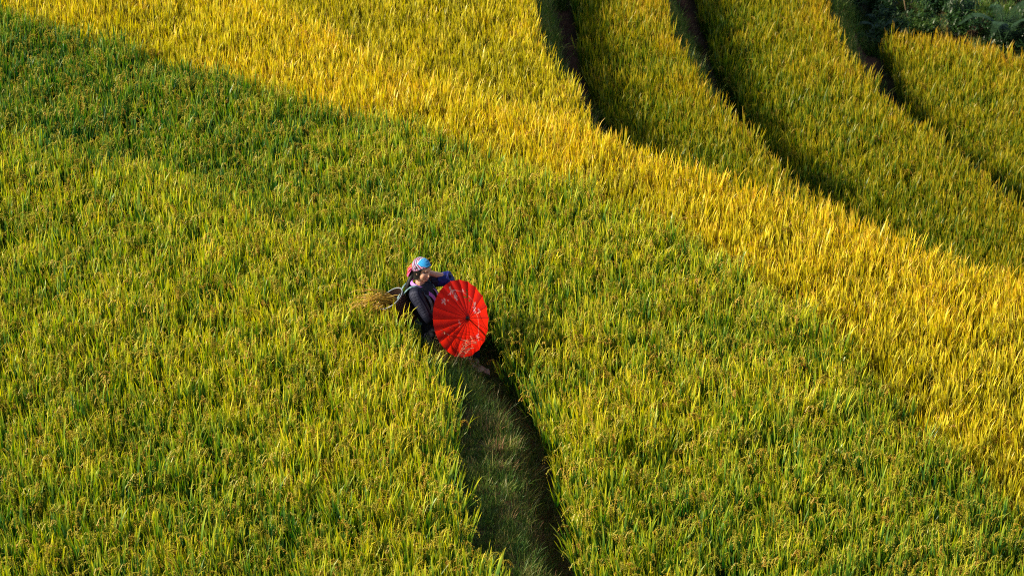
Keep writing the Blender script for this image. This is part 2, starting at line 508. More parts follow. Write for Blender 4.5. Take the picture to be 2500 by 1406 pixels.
def rice_clump(seed, ripe=False, leaf=None):
    rng = np.random.default_rng(seed)
    mb = MB()
    nl = 31 if not ripe else 35
    for i in range(nl):
        a = rng.random() * 6.283; r = 0.05 * math.sqrt(rng.random())
        upper = i < nl * 0.62
        z0 = rng.uniform(0.26, 0.42) if upper else rng.uniform(0.0, 0.2)
        az = a + rng.normal(0, 0.7)
        out = (r + z0 * 0.15)
        base = (out * math.cos(a), out * math.sin(a), z0)
        if upper:
            ln = rng.uniform(0.14, 0.28)
            tilt = abs(rng.normal(0.08, 0.14)); curl = abs(rng.normal(0.10, 0.20))
            if rng.random() < 0.12: curl += rng.uniform(0.5, 1.2)
        else:
            ln = rng.uniform(0.22, 0.36); tilt = abs(rng.normal(0.2, 0.15)); curl = abs(rng.normal(0.4, 0.35))
        blade(mb, base, az, tilt, ln, rng.uniform(0.011, 0.019), curl, 0.0 if not upper else 0.06, 0.6 if not upper else 1.0,
              rng.random(), 4, rng.normal(0, 0.9), 0)
    for i in range(9):       # stems
        a = rng.random() * 6.283; r = 0.045 * math.sqrt(rng.random())
        blade(mb, (r * math.cos(a), r * math.sin(a), 0), a, 0.12, 0.42, 0.006, 0.0, 0.0, 0.2, rng.random(), 2, 0, 0)
    npan = rng.integers(1, 6) if not ripe else rng.integers(2, 5)
    for i in range(npan):
        a = rng.random() * 6.283; r = 0.04 * math.sqrt(rng.random())
        h = rng.uniform(0.47, 0.585) if not ripe else rng.uniform(0.38, 0.50)
        panicle(mb, rng, (r * math.cos(a), r * math.sin(a), 0), a + rng.normal(0, 0.5), h, rng.uniform(0.06, 0.20), rng.uniform(0.09, 0.14), 1, 30, 0.95)
    me = mb.mesh("rice_plant")
    me.materials.append(leaf or M_LEAF); me.materials.append(M_EAR)
    return me

def grass_tuft(seed, h=0.11, nb=16, wide=0.004, flop=0.6, spread=0.05):
    rng = np.random.default_rng(seed); mb = MB()
    for i in range(nb):
        a = rng.random() * 6.283; r = spread * math.sqrt(rng.random())
        blade(mb, (r * math.cos(a), r * math.sin(a), -0.01), a + rng.normal(0, 0.8), abs(rng.normal(0.25, 0.25)), h * rng.uniform(0.5, 1.35),
              wide * rng.uniform(0.7, 1.4), abs(rng.normal(flop, 0.5)), 0, 1, rng.random(), 3, rng.normal(0, 0.8))
    me = mb.mesh("grass_tuft"); me.materials.append(M_GRASS)
    return me

def proto_collection(name, meshes):
    c = bpy.data.collections.new(name)        # kept out of the scene: only drawn through the instances
    for i, me in enumerate(meshes):
        o = bpy.data.objects.new("%s_%02d" % (name, i), me)
        c.objects.link(o)
    return c

P_GREEN = [rice_clump(100 + i) for i in range(9)]
P_RIPE = [rice_clump(300 + i, True, M_LEAF3) for i in range(8)]
C_GREEN = proto_collection("rice_green", P_GREEN)
C_RIPE = proto_collection("rice_ripe", P_RIPE)
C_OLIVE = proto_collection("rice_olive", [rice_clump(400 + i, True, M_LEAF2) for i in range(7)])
C_GRASS = proto_collection("tufts", [grass_tuft(500 + i) for i in range(5)] +
                           [grass_tuft(520 + i, 0.19, 10, 0.0035, 0.9, 0.04) for i in range(3)] + [grass_tuft(540 + i, 0.06, 22, 0.006, 0.9, 0.06) for i in range(3)])
C_TALL = proto_collection("tall_tufts", [grass_tuft(600 + i, 0.26, 26, 0.008, 1.0, 0.10) for i in range(5)])

def scatter(name, pts, rot, scl, ripe, coll, label, cat):
    me = bpy.data.meshes.new(name)
    me.from_pydata(pts.tolist(), [], [])
    def put(n, typ, data, key="value"):
        a = me.attributes.new(n, typ, 'POINT'); a.data.foreach_set(key, np.ascontiguousarray(data).ravel())
    put("rot", 'FLOAT_VECTOR', rot.astype(np.float32), "vector")
    put("scl", 'FLOAT_VECTOR', scl.astype(np.float32), "vector")
    put("ripe", 'FLOAT', ripe.astype(np.float32))
    put("pick", 'INT', RNG.integers(0, len(coll.objects), len(pts)).astype(np.int32))
    o = bpy.data.objects.new(name, me); COL.objects.link(o)
    g = bpy.data.node_groups.new(name + "_nodes", 'GeometryNodeTree')
    g.interface.new_socket("Geometry", in_out='INPUT', socket_type='NodeSocketGeometry')
    g.interface.new_socket("Geometry", in_out='OUTPUT', socket_type='NodeSocketGeometry')
    N, Lk = g.nodes, g.links
    gi, go = N.new("NodeGroupInput"), N.new("NodeGroupOutput")
    ci = N.new("GeometryNodeCollectionInfo"); ci.inputs["Collection"].default_value = coll
    ci.inputs["Separate Children"].default_value = True; ci.inputs["Reset Children"].default_value = True
    mp = N.new("GeometryNodeMeshToPoints")
    ip = N.new("GeometryNodeInstanceOnPoints"); ip.inputs["Pick Instance"].default_value = True
    def na(n, t):
        a = N.new("GeometryNodeInputNamedAttribute"); a.data_type = t; a.inputs["Name"].default_value = n
        return a.outputs["Attribute"]
    Lk.new(gi.outputs[0], mp.inputs["Mesh"]); Lk.new(mp.outputs[0], ip.inputs["Points"])
    Lk.new(ci.outputs[0], ip.inputs["Instance"])
    Lk.new(na("pick", 'INT'), ip.inputs["Instance Index"])
    e2r = N.new("FunctionNodeEulerToRotation"); Lk.new(na("rot", 'FLOAT_VECTOR'), e2r.inputs[0])
    Lk.new(e2r.outputs[0], ip.inputs["Rotation"])
    Lk.new(na("scl", 'FLOAT_VECTOR'), ip.inputs["Scale"])
    Lk.new(ip.outputs[0], go.inputs[0])
    md = o.modifiers.new("plants", 'NODES'); md.node_group = g
    tag(o, label, cat, None, "stuff")
    return o

# where the camera looks, plus a margin of a couple of metres all round
def in_reach(X, Y, Z, mpx=0.16):
    v = np.stack([X, Y, Z], -1) - np.array(cam.location)
    f = np.array([0, math.cos(DEP), -math.sin(DEP)]); u = np.array([0, math.sin(DEP), math.cos(DEP)])
    dpt = v @ f
    sx = (v[..., 0] / dpt) / (10.64 / DIST / 2); sy = (v @ u / dpt) / (10.64 / DIST / 2 * 1406 / 2500)
    return (abs(sx) < 1 + mpx) & (abs(sy) < 1 + 1.3 * mpx)

# the person sits here
SEAT = np.array([-0.76, -1.07, 0.0])

# ------------------------------------------------------------------ rice crop, terrace by terrace
sp = 0.155
rows = np.arange(-8, 22, sp * 0.9); cols = np.arange(-12, 13, sp)
PX, PY = np.meshgrid(cols, rows)
PX = PX + (np.arange(len(rows)) % 2)[:, None] * sp * 0.5 + RNG.normal(0, 0.035, PX.shape)
PY = PY + RNG.normal(0, 0.035, PY.shape) + 0.25 * np.sin(PX * 0.6)
PX, PY = PX.ravel(), PY.ravel()
PD = dists(PX, PY)
PZ = height(PX, PY, PD)
keep = in_reach(PX, PY, PZ + 0.4)
PX, PY, PZ = PX[keep], PY[keep], PZ[keep]; PD = {k: v[keep] for k, v in PD.items()}
jag = (fbm(PX * 2.2, PY * 2.2, 21) - 0.5) * 0.16

def terrace_mask(t):
    d = PD
    if t == 0: return d["e0"] + jag < -0.07
    if t == 1: return (d["e1"] + jag > np.where(PY > -0.75, -0.30, 0.07)) & (d["e2"] < 0.0)
    ks = ["e2", "e3", "e4", "e5", "e6", "e7"]
    up, dn = ks[t - 2], ks[t - 1]
    return (d[up] + (0 if t == 2 else jag) > BANK[up][3]) & (d[dn] + jag * 0.6 < -0.05)

LABELS = [
    "green and gold rice standing in the near field beside the grassy path",
    "yellow-green rice with drooping ears in the broad field behind the seated woman",
    "bright golden strip of ripe rice running diagonally below the green field's edge",
    "wedge of golden rice at the top, before the first dark bank",
    "olive rice strip between the two dark earth banks at the top",
    "wide olive-gold rice strip between the second and third banks",
    "dull gold rice patch below the dark scrub in the upper corner",
]
def gauss(x, y, cx_, cy_, s): return np.exp(-((x - cx_) ** 2 + (y - cy_) ** 2) / (2 * s * s))
path_plants = []
for t in range(7):
    m = terrace_mask(t)
    # room for the woman, her basket and the sheaf
    wx, wy = PX - SEAT[0], PY - SEAT[1]
    m &= ~((wx > -0.47) & (wx < 0.55) & (wy > -0.20) & (wy < 0.20)) & ~((wx > 0.25) & (wx < 0.68) & (wy > -0.50) & (wy < 0.10))
    X, Y, Z = PX[m], PY[m], PZ[m]
    D = {k: v[m] for k, v in PD.items()}
    nn = len(X)
    big = fbm(X * 0.35, Y * 0.35, 40 + t) - 0.5
    fine = fbm(X * 1.6, Y * 1.6, 60 + t) - 0.5
    if t <= 1:
        ripe = (0.29 if t == 0 else 0.245) + 0.22 * big + 0.24 * fine + RNG.normal(0, 0.06, nn)
        ripe -= 0.18 * gauss(X, Y, -5.5, 5.2, 3.8) + 0.17 * gauss(X, Y, -4.5, -6.0, 2.5)
        ripe += 0.05 * gauss(X, Y, 0.5, 0.5, 3.0)
        if t == 1: ripe -= 0.04 * sstep((-1.0 - X) / 2.0) + 0.07 * sstep((X - 0.8) / 2.0)
        hs = RNG.normal(1.0, 0.09, nn) + 0.20 * fine
        coll = C_GREEN
    else:
        base = {2: 0.345, 3: 0.29, 4: 0.17, 5: 0.19, 6: 0.23}[t]
        ripe = base + 0.30 * big + 0.26 * fine + RNG.normal(0, 0.06, nn)
        hs = RNG.normal(1.0, 0.06, nn) + 0.12 * fine
        outer = D[("e3", "e4", "e5", "e6", "e7")[t - 2]]
        ripe += (0.20 if t <= 3 else 0.30) * np.exp(outer / 0.6) - 0.03         # lit outer rim put into the colour as riper, yellower rice
        if t == 2: ripe += 0.07 * sstep((X - 0.5) / 2.0)
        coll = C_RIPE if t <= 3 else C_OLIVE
    bend = fbm(X * 0.9, Y * 0.9, 90 + t) * 12.566          # wind has laid patches over a little
    lay = 0.12 * np.clip(fbm(X * 0.7, Y * 0.7, 95 + t) - 0.35, 0, 1) * 2
    rot = np.stack([RNG.normal(0, 0.06, nn) + lay * np.cos(bend), RNG.normal(0, 0.06, nn) + lay * np.sin(bend), RNG.random(nn) * 6.283], 1)
    scl = np.stack([hs * RNG.normal(1.05, 0.06, nn)] * 2 + [hs], 1)
    # plants that hang over the path become single things further down
    if t == 0: single = (D["e0"] > -0.30) & (Y < -1.4) & (Y > -6.2) & (RNG.random(nn) < 0.6)
    elif t == 1: single = (D["e1"] < 0.36) & (Y < -1.3) & (Y > -5.6) & (RNG.random(nn) < 0.6)
    else: single = np.zeros(nn, bool)
    for i in np.nonzero(single)[0]:
        path_plants.append((t, X[i], Y[i], Z[i], rot[i], scl[i], ripe[i]))
    k = ~single
    scatter("rice_crop", np.stack([X, Y, Z], 1)[k], rot[k], scl[k], ripe[k], coll, LABELS[t], "rice")

# ------------------------------------------------------------------ grass on the path and the banks
def cover(name, n_, mask_fn, coll, ripe_fn, smin, smax, label, box, dens_seed=0, thin=0.0, lean=0.0):
    X = RNG.uniform(box[0], box[1], n_); Y = RNG.uniform(box[2], box[3], n_)
    D = dists(X, Y); Z = height(X, Y, D)
    m = mask_fn(X, Y, D) & in_reach(X, Y, Z, 0.08)
    m &= fbm(X * 2.0, Y * 2.0, dens_seed) + RNG.normal(0, 0.1, n_) > thin
    X, Y, Z = X[m], Y[m], Z[m]
    nn = len(X)
    s = RNG.uniform(smin, smax, nn) * (0.7 + 0.6 * fbm(X * 3, Y * 3, dens_seed + 5))
    rot = np.stack([RNG.normal(0, 0.25, nn), RNG.normal(lean, 0.25, nn), RNG.random(nn) * 6.283], 1)
    return scatter(name, np.stack([X, Y, Z], 1), rot, np.stack([s] * 3, 1), ripe_fn(X, Y, nn), coll, label, "grass")

cover("grass", 16000, lambda X, Y, D: (D["e0"] > -0.10) & (D["e1"] < -0.26), C_GRASS,
      lambda X, Y, n_: -0.10 + 0.62 * fbm(X * 3.2, Y * 3.2, 77) ** 1.6 + RNG.normal(0, 0.12, n_), 0.45, 1.15,
      "short dark grass covering the footpath beside the woman", (-2.2, 0.9, -6.6, 0.4), 5, 0.22)
cover("grass", 16000, lambda X, Y, D: (D["e1"] > -0.38) & (D["e1"] < 0.10) & (D["e0"] > 0.1), C_GRASS,
      lambda X, Y, n_: 0.05 + 0.60 * fbm(X * 3.0, Y * 3.0, 78) + RNG.normal(0, 0.14, n_), 0.5, 1.2,
      "sparse browning grass on the red earth slope below the path", (-2.2, 1.2, -6.6, 0.4), 6, 0.20)
for kk, nm in (("e3", None), ("e4", "dark green grass on the first bank at the top, beside the golden wedge"),
               ("e5", "grass clumps on the second, reddest bank at the top"), ("e6", "dense grass on the third bank, next to the scrub")):
    if nm is None: continue
    bx = {"e4": (-0.5, 3.5, 4.5, 17), "e5": (1.8, 6, 5, 18), "e6": (4.8, 9, 6, 19)}[kk]
    a, b = BANK[kk][1] - 0.08, BANK[kk][2]
    cover("grass", 15000, lambda X, Y, D, kk=kk, a=a, b=b: (D[kk] > a) & (D[kk] < a + (b - a) * np.where(fbm(X * 0.9, Y * 0.9, 31) > 0.5, 1.1, 0.55)) & (D["e7"] < 0.3),
          C_GRASS, lambda X, Y, n_: -0.05 + 0.30 * fbm(X * 2, Y * 2, 79) + RNG.normal(0, 0.1, n_), 0.9, 1.9, nm, bx, 7, 0.28 if kk != "e5" else 0.45)
for kk, nm, bx in (("e4", "tussocks hanging over the lip of the first bank at the top", (-0.5, 3.0, 5, 17)),
                   ("e5", "tussocks hanging over the lip of the second bank at the top", (1.8, 5.0, 6, 18)),
                   ("e6", "tussocks hanging over the lip of the third bank at the top", (4.8, 8.0, 8, 19))):
    cover("grass", 3000, lambda X, Y, D, kk=kk: (D[kk] > 0.02) & (D[kk] < 0.42), C_TALL,
          lambda X, Y, n_: 0.0 + 0.30 * fbm(X * 2, Y * 2, 83) + RNG.normal(0, 0.1, n_), 0.5, 1.0, nm, bx, 12, 0.52)
cover("grass", 900, lambda X, Y, D: (D["e1"] > -0.62) & (D["e1"] < -0.02) & (D["e0"] > 0.15), C_TALL,
      lambda X, Y, n_: 0.05 + 0.55 * fbm(X * 3.0, Y * 3.0, 84) + RNG.normal(0, 0.14, n_), 0.35, 0.75,
      "loose tussocks along the path's outer lip, green turning brown", (-1.0, 1.2, -6.6, -1.2), 13, 0.48)
cover("grass", 9000, lambda X, Y, D: (D["e7"] > -0.05) & (D["e6"] > 0.05), C_TALL,
      lambda X, Y, n_: -0.15 + 0.35 * fbm(X * 1.4, Y * 1.4, 80) + RNG.normal(0, 0.1, n_), 0.5, 1.1,
      "rank dark grass covering the shaded scrub corner", (4.8, 12.5, 13.5, 24), 8, 0.40)

# ------------------------------------------------------------------ rice plants leaning over the path, each on its own
def split_plant(me):
    """leaves and ears of a rice plant as two meshes"""
    co = coords(me)
    al = np.empty(len(me.vertices), np.float32); me.attributes["along"].data.foreach_get("value", al)
    rn = np.empty(len(me.vertices), np.float32); me.attributes["rnd"].data.foreach_get("value", rn)
    out = []
    for mi, nm, mat in ((0, "leaves", M_LEAF), (1, "ears", M_EAR)):
        F = [tuple(p.vertices) for p in me.polygons if p.material_index == mi]
        ids = sorted({i for f in F for i in f}); ix = {v: i for i, v in enumerate(ids)}
        mb = MB(); mb.add(co[ids], [tuple(ix[i] for i in f) for f in F], 0, along=al[ids], rnd=rn[ids])
        q = mb.mesh(nm); q.materials.append(mat); out.append(q)
    return out
SPLIT = [split_plant(me) for me in P_GREEN]
def solid_ripe(me, ripe):
    """the same plant with its own ripeness (single things carry no instance attribute)"""
    c = me.copy(); at = c.attributes["rnd"]
    v = np.empty(len(c.vertices), np.float32); at.data.foreach_get("value", v)
    k = 1 / 0.26 if "leaves" in me.name else 1.0
    at.data.foreach_set("value", (v + ripe * k).astype(np.float32))
    return c
RIPENESS = [0.02, 0.12, 0.22]
SPLIT3 = [[(solid_ripe(a, r), solid_ripe(b, r)) for a, b in SPLIT] for r in RIPENESS]
for i, (t, x, y, z, rot, scl, ripe) in enumerate(path_plants):
    o = empty("rice_plant", (x, y, z), (rot[0], rot[1] + (0.14 if t == 0 else -0.10), 0))
    o.scale = scl
    if t == 0: tag(o, "rice plant at the near field's edge, leaning over the grassy path", "rice plant", "rice plants leaning over the path")
    else: tag(o, "rice plant at the foot of the path's red bank, beside the dark gutter", "rice plant", "rice plants along the gutter")
    ri = int(np.argmin([abs(ripe - q) for q in RIPENESS]))
    for nm, me in zip(("leaves", "ears"), SPLIT3[ri][i % len(SPLIT)]):
        c = bpy.data.objects.new(nm, me); COL.objects.link(c); c.parent = o
        c.rotation_euler = (0, 0, rot[2]); c["kind"] = "stuff"

# ------------------------------------------------------------------ the seated woman
SK = (0.56, 0.30, 0.195)
M_SKIN = colour_attr_mat("skin", 0.5, 0.35, 0.15)
M_PAINT = colour_attr_mat("printed_cotton", 0.8, 0.15, 0, 0.2)
M_HAIR = plain("black_hair", (0.007, 0.006, 0.006), 0.5, 0.25)
M_TROUSER = plain("black_cotton", (0.010, 0.011, 0.016), 0.8, 0.2, 0.3, 60)

def batik(name):
    """indigo cloth with bands of pale grey stitched pattern"""
    m, N, L = new_mat(name)
    al, ar = attr(N, "along"), attr(N, "around")
    cmb = N.new("ShaderNodeCombineXYZ"); L.new(al, cmb.inputs[0]); L.new(ar, cmb.inputs[1])
    ch = N.new("ShaderNodeTexVoronoi"); ch.feature = 'DISTANCE_TO_EDGE'; ch.inputs["Scale"].default_value = 26; ch.inputs["Randomness"].default_value = 0.25
    L.new(cmb.outputs[0], ch.inputs["Vector"])
    lines = math_node(N, L, 'LESS_THAN', ch.outputs["Distance"], 0.16)
    wv = N.new("ShaderNodeMath"); wv.operation = 'SINE'
    L.new(math_node(N, L, 'MULTIPLY', ar, 100.0), wv.inputs[0])
    stripe = math_node(N, L, 'GREATER_THAN', wv.outputs[0], 0.35)
    band = N.new("ShaderNodeMath"); band.operation = 'SINE'
    L.new(math_node(N, L, 'MULTIPLY', ar, 25.13), band.inputs[0])
    inband = math_node(N, L, 'GREATER_THAN', band.outputs[0], 0.0)
    mk = math_node(N, L, 'MULTIPLY', lines, inband)
    mk = math_node(N, L, 'MAXIMUM', mk, math_node(N, L, 'MULTIPLY', stripe, math_node(N, L, 'SUBTRACT', 1.0, inband)))
    n = N.new("ShaderNodeTexNoise"); n.inputs["Scale"].default_value = 9
    tc = N.new("ShaderNodeTexCoord"); L.new(tc.outputs["Object"], n.inputs[0])
    mk = math_node(N, L, 'MULTIPLY', mk, math_node(N, L, 'MULTIPLY', n.outputs[0], 0.9), True)
    zone = math_node(N, L, 'MULTIPLY', math_node(N, L, 'GREATER_THAN', al, 0.16), math_node(N, L, 'LESS_THAN', al, 0.52))
    mk = math_node(N, L, 'MULTIPLY', mk, math_node(N, L, 'MAXIMUM', zone, 0.12))
    r = ramp(N, [(0, (0.004, 0.005, 0.015)), (1, (0.055, 0.055, 0.085))]); L.new(mk, r.inputs[0])
    p = N.new("ShaderNodeBsdfPrincipled"); p.inputs["Roughness"].default_value = 0.7; p.inputs["Specular IOR Level"].default_value = 0.2
    
    L.new(r.outputs[0], p.inputs["Base Color"])
    o = N.new("ShaderNodeOutputMaterial"); L.new(p.outputs[0], o.inputs[0])
    return m
M_BATIK = batik("indigo_batik")
M_INDIGO = plain("indigo_cotton", (0.005, 0.006, 0.014), 0.7, 0.25, 0.3, 50)
M_BLUE = plain("blue_lining", (0.008, 0.012, 0.12), 0.6, 0.3, 0.25, 40)

def remeshed(name, parts, voxel, smooth=4):
    """union of tapered limbs and ellipsoids grown into one continuous skin"""
    bm = bmesh.new()
    for kind, *a in parts:
        if kind == "cap":
            p0, p1, r0, r1 = np.array(a[0], float), np.array(a[1], float), a[2], a[3]
            L_ = np.linalg.norm(p1 - p0)
            n_ = max(2, int(L_ / (0.45 * min(r0, r1))) + 1)
            for i in range(n_):
                t = i / (n_ - 1)
                bmesh.ops.create_icosphere(bm, subdivisions=2, radius=r0 + (r1 - r0) * t, matrix=Matrix.Translation(Vector(p0 + (p1 - p0) * t)))
        else:
            c, rad, M = a
            mt = Matrix.Translation(Vector(c)) @ (M.to_4x4() if M is not None else Matrix.Identity(4)) @ Matrix.Diagonal((*rad, 1))
            bmesh.ops.create_icosphere(bm, subdivisions=3, radius=1, matrix=mt)
    me = bpy.data.meshes.new(name); bm.to_mesh(me); bm.free()
    o = bpy.data.objects.new(name, me); COL.objects.link(o)
    md = o.modifiers.new("r", 'REMESH'); md.mode = 'VOXEL'; md.voxel_size = voxel
    sm = o.modifiers.new("s", 'SMOOTH'); sm.factor = 0.5; sm.iterations = smooth
    dg = bpy.context.evaluated_depsgraph_get()
    res = bpy.data.meshes.new_from_object(o.evaluated_get(dg))
    bpy.data.objects.remove(o)
    res.name = name
    return res

gz = ground_z(SEAT[0], SEAT[1])
woman = empty("person", (SEAT[0], SEAT[1], gz))
tag(woman, "seated woman in striped headscarf and dark indigo jacket, one hand behind her neck", "person")

V3 = lambda *a: np.array(a, float)
bf = V3(0.94, -0.33, 0); br = V3(-0.33, -0.94, 0)            # body forward, body right (towards the camera)
hip = V3(0.0, 0.0, 0.11); waist = V3(-0.045, 0.0, 0.27); chest = V3(-0.115, 0.0, 0.44); neck = V3(-0.155, 0.0, 0.60)
shR = V3(-0.135, 0, 0.555) + br * 0.155; shL = V3(-0.135, 0, 0.560) - br * 0.150
elR = V3(-0.055, -0.225, 0.345); haR = V3(0.06, -0.14, 0.315)
elL = V3(0.115, 0.22, 0.565); haL = V3(-0.085, 0.105, 0.685)
fz = ground_z(SEAT[0] + 0.35, SEAT[1] - 0.225) - gz
fzL = ground_z(SEAT[0] + 0.41, SEAT[1] - 0.13) - gz
footR = V3(0.330, -0.215, fz + 0.055); footL = V3(0.400, -0.125, fzL + 0.085)
hpR, hpL = hip + br * 0.085, hip - br * 0.085
knR, knL = V3(0.27, -0.13, 0.20), V3(0.31, 0.02, 0.20)
# head frame: looks to the right, a little down and towards the viewer
hf = V3(0.76, -0.64, -0.12); hf /= np.linalg.norm(hf)
hr = np.cross(hf, (0.06, 0.02, 1)); hr /= np.linalg.norm(hr)
hu = np.cross(hr, hf)
HC = V3(-0.125, -0.005, 0.765)
HM = Matrix((hr, hf, hu)).transposed()
def H(x, y, z): return HC + hr * x * HS + hf * y * HS + hu * z * HS
HS = 0.93
def hel(c, r): return ("ell", H(*c), tuple(q * HS for q in r), HM)
parts = [
    hel((0, -0.012, 0.035), (0.074, 0.092, 0.088)), hel((0, 0.022, -0.030), (0.063, 0.066, 0.085)),
    hel((0, 0.052, -0.092), (0.028, 0.026, 0.024)), hel((0.034, 0.046, -0.036), (0.028, 0.030, 0.034)), hel((-0.034, 0.046, -0.036), (0.028, 0.030, 0.034)),
    hel((0, 0.080, 0.035), (0.045, 0.012, 0.035)), hel((0, 0.090, -0.008), (0.008, 0.012, 0.030)), hel((0, 0.098, -0.032), (0.015, 0.014, 0.010)),
    hel((0, 0.085, -0.064), (0.024, 0.010, 0.006)), hel((0, 0.083, -0.073), (0.020, 0.010, 0.006)),
    hel((0.074, -0.008, -0.012), (0.009, 0.018, 0.030)), hel((-0.074, -0.008, -0.012), (0.009, 0.018, 0.030)),
    ("cap", neck - V3(0, 0, 0.03), H(0, -0.015, -0.07), 0.050, 0.045),
    ("cap", hip, waist, 0.115, 0.105), ("cap", waist, chest, 0.105, 0.11), ("cap", chest, neck - V3(0, 0, 0.05), 0.11, 0.07),
    ("cap", shR, shL, 0.055, 0.055),
    ("cap", shR, elR, 0.045, 0.036), ("cap", elR, haR, 0.036, 0.024),
    ("cap", shL, elL, 0.045, 0.036), ("cap", elL, haL, 0.037, 0.024),
    ("cap", hpR, knR, 0.085, 0.058), ("cap", hpL, knL, 0.085, 0.058),
    ("cap", knR, footR + V3(-0.02, 0, 0.05), 0.055, 0.034), ("cap", knL, footL + V3(-0.02, 0, 0.05), 0.055, 0.034),
]
def hand(w, d, up, curl):
    """palm, four fingers and a thumb; d = direction of the fingers, up = back of the hand"""
    d = d / np.linalg.norm(d); s = np.cross(d, up); s /= np.linalg.norm(s); up = np.cross(s, d)
    P = []
    for k in (-0.5, 0, 0.5): P.append(("cap", w + s * 0.022 * k * 1.6, w + d * 0.075 + s * 0.034 * k * 1.7, 0.013, 0.0125))
    for k, ln in zip((-1.5, -0.5, 0.5, 1.5), (0.060, 0.074, 0.078, 0.066)):
        p = w + d * 0.078 + s * 0.0185 * k; a = 0.15
        for j in range(3):
            q = p + (d * math.cos(a) - up * math.sin(a)) * ln * (0.45, 0.32, 0.23)[j]
            P.append(("cap", p, q, 0.0085 - 0.0007 * j, 0.0082 - 0.0009 * j)); p = q; a += curl
    p = w + d * 0.022 + s * 0.030; q = p + (d * 0.6 + s * 0.7 - up * 0.3) * 0.035
    P.append(("cap", p, q, 0.011, 0.0095)); P.append(("cap", q, q + (d * 0.85 + s * 0.25 - up * 0.4) * 0.032, 0.0093, 0.0078))
    return P
parts += hand(haL, H(0.01, -0.075, -0.045) - haL, V3(0.1, 0.9, 0.3), 0.35)
parts += hand(haR, V3(0.55, 0.35, 0.05), V3(0.0, -0.5, 0.8), 0.75)
def foot(an, d, side):
    d = np.array(d, float); d /= np.linalg.norm(d); s = np.cross(d, (0, 0, 1)); s /= np.linalg.norm(s); up = np.cross(s, d)
    P = [("cap", an + V3(0, 0, 0.03), an - d * 0.03 - up * 0.028, 0.034, 0.028),
         ("cap", an - d * 0.02, an + d * 0.10 - up * 0.026 + s * 0.014, 0.034, 0.020), ("cap", an - d * 0.02 - up * 0.01, an + d * 0.10 - up * 0.026 - s * 0.018, 0.030, 0.019)]
    for k, (ln, r_) in enumerate(((0.052, 0.0130), (0.050, 0.0098), (0.044, 0.0092), (0.037, 0.0086), (0.028, 0.0084))):
        o_ = (0.032 - 0.0168 * k) * side
        p = an + d * 0.108 - up * 0.028 + s * o_
        q = p + (d + s * 0.10 * (2 - k) * side * 0.6) * ln + up * 0.004
        P.append(("cap", p, q, r_ * 1.05, r_))
    return P
parts += foot(footR, (0.88, -0.40, -0.30), -1) + foot(footL, (0.93, -0.26, -0.30), 1)
body = remeshed("body", parts, 0.0048, 3)
co = coords(body)
hl = np.stack([(co - HC) @ hr, (co - HC) @ hf, (co - HC) @ hu], 1) / HS
isf = (hl[:, 1] > 0.02) & (abs(hl[:, 2]) < 0.13) & (abs(hl[:, 0]) < 0.1)
for sx in (-1, 1):       # eye sockets pressed in
    g = np.exp(-(((hl[:, 0] - sx * 0.030) / 0.017) ** 2 + ((hl[:, 2] - 0.006) / 0.012) ** 2)) * isf
    co -= hf * (g * 0.008)[:, None]
g = np.exp(-(((hl[:, 0]) / 0.022) ** 2 + ((hl[:, 2] + 0.0685) / 0.0035) ** 2)) * isf
co -= hf * (g * 0.003)[:, None]
body.vertices.foreach_set("co", co.astype(np.float32).ravel())
colr = np.tile(np.array(SK), (len(co), 1))
colr *= (0.92 + 0.16 * fbm(co[:, 0] * 40 + co[:, 2] * 31, co[:, 1] * 40, 3))[:, None]
def blend(mask, c, k=1.0):
    global colr
    m_ = np.clip(mask * k, 0, 1)[:, None]; colr = colr * (1 - m_) + np.array(c) * m_
for sx in (-1, 1):
    blend(np.exp(-(((hl[:, 0] - sx * 0.042) / 0.02) ** 2 + ((hl[:, 2] + 0.036) / 0.018) ** 2)) * isf, (0.56, 0.23, 0.15), 0.5)
    ex = (hl[:, 0] - sx * 0.031)
    curve = 0.004 * (1 - (ex / 0.017) ** 2)
    blend(((abs(ex) < 0.017) & (abs(hl[:, 2] - 0.003 - curve * 0.4) < 0.0042) & isf).astype(float), (0.30, 0.26, 0.24))
    blend(((abs(ex) < 0.0075) & (abs(hl[:, 2] - 0.005) < 0.0055) & isf).astype(float), (0.010, 0.007, 0.006))
    blend(((abs(ex) < 0.019) & (abs(hl[:, 2] - 0.0095 - curve) < 0.0024) & isf).astype(float), (0.02, 0.012, 0.010))
    blend(((abs(ex) < 0.022) & (abs(hl[:, 2] - 0.0265 - curve * 0.8) < 0.0035) & isf).astype(float), (0.03, 0.018, 0.014))
blend(((abs(hl[:, 0]) < 0.025 - 0.2 * abs(hl[:, 2] + 0.069)) & (abs(hl[:, 2] + 0.0695 - 7 * hl[:, 0] ** 2) < 0.0065) & (hl[:, 1] > 0.065)).astype(float), (0.42, 0.075, 0.07))
blend(((abs(hl[:, 0]) < 0.019) & (abs(hl[:, 2] + 0.0690 - 7 * hl[:, 0] ** 2) < 0.0024) & (hl[:, 1] > 0.07)).astype(float), (0.75, 0.66, 0.6))
feet = np.exp(-np.clip(co[:, 2] - (fz + 0.03), 0, 1) / 0.05) * (co[:, 0] > 0.25)
blend(feet, (0.40, 0.20, 0.14), 0.6)
paint(body, colr)
link("body", body, woman, M_SKIN)

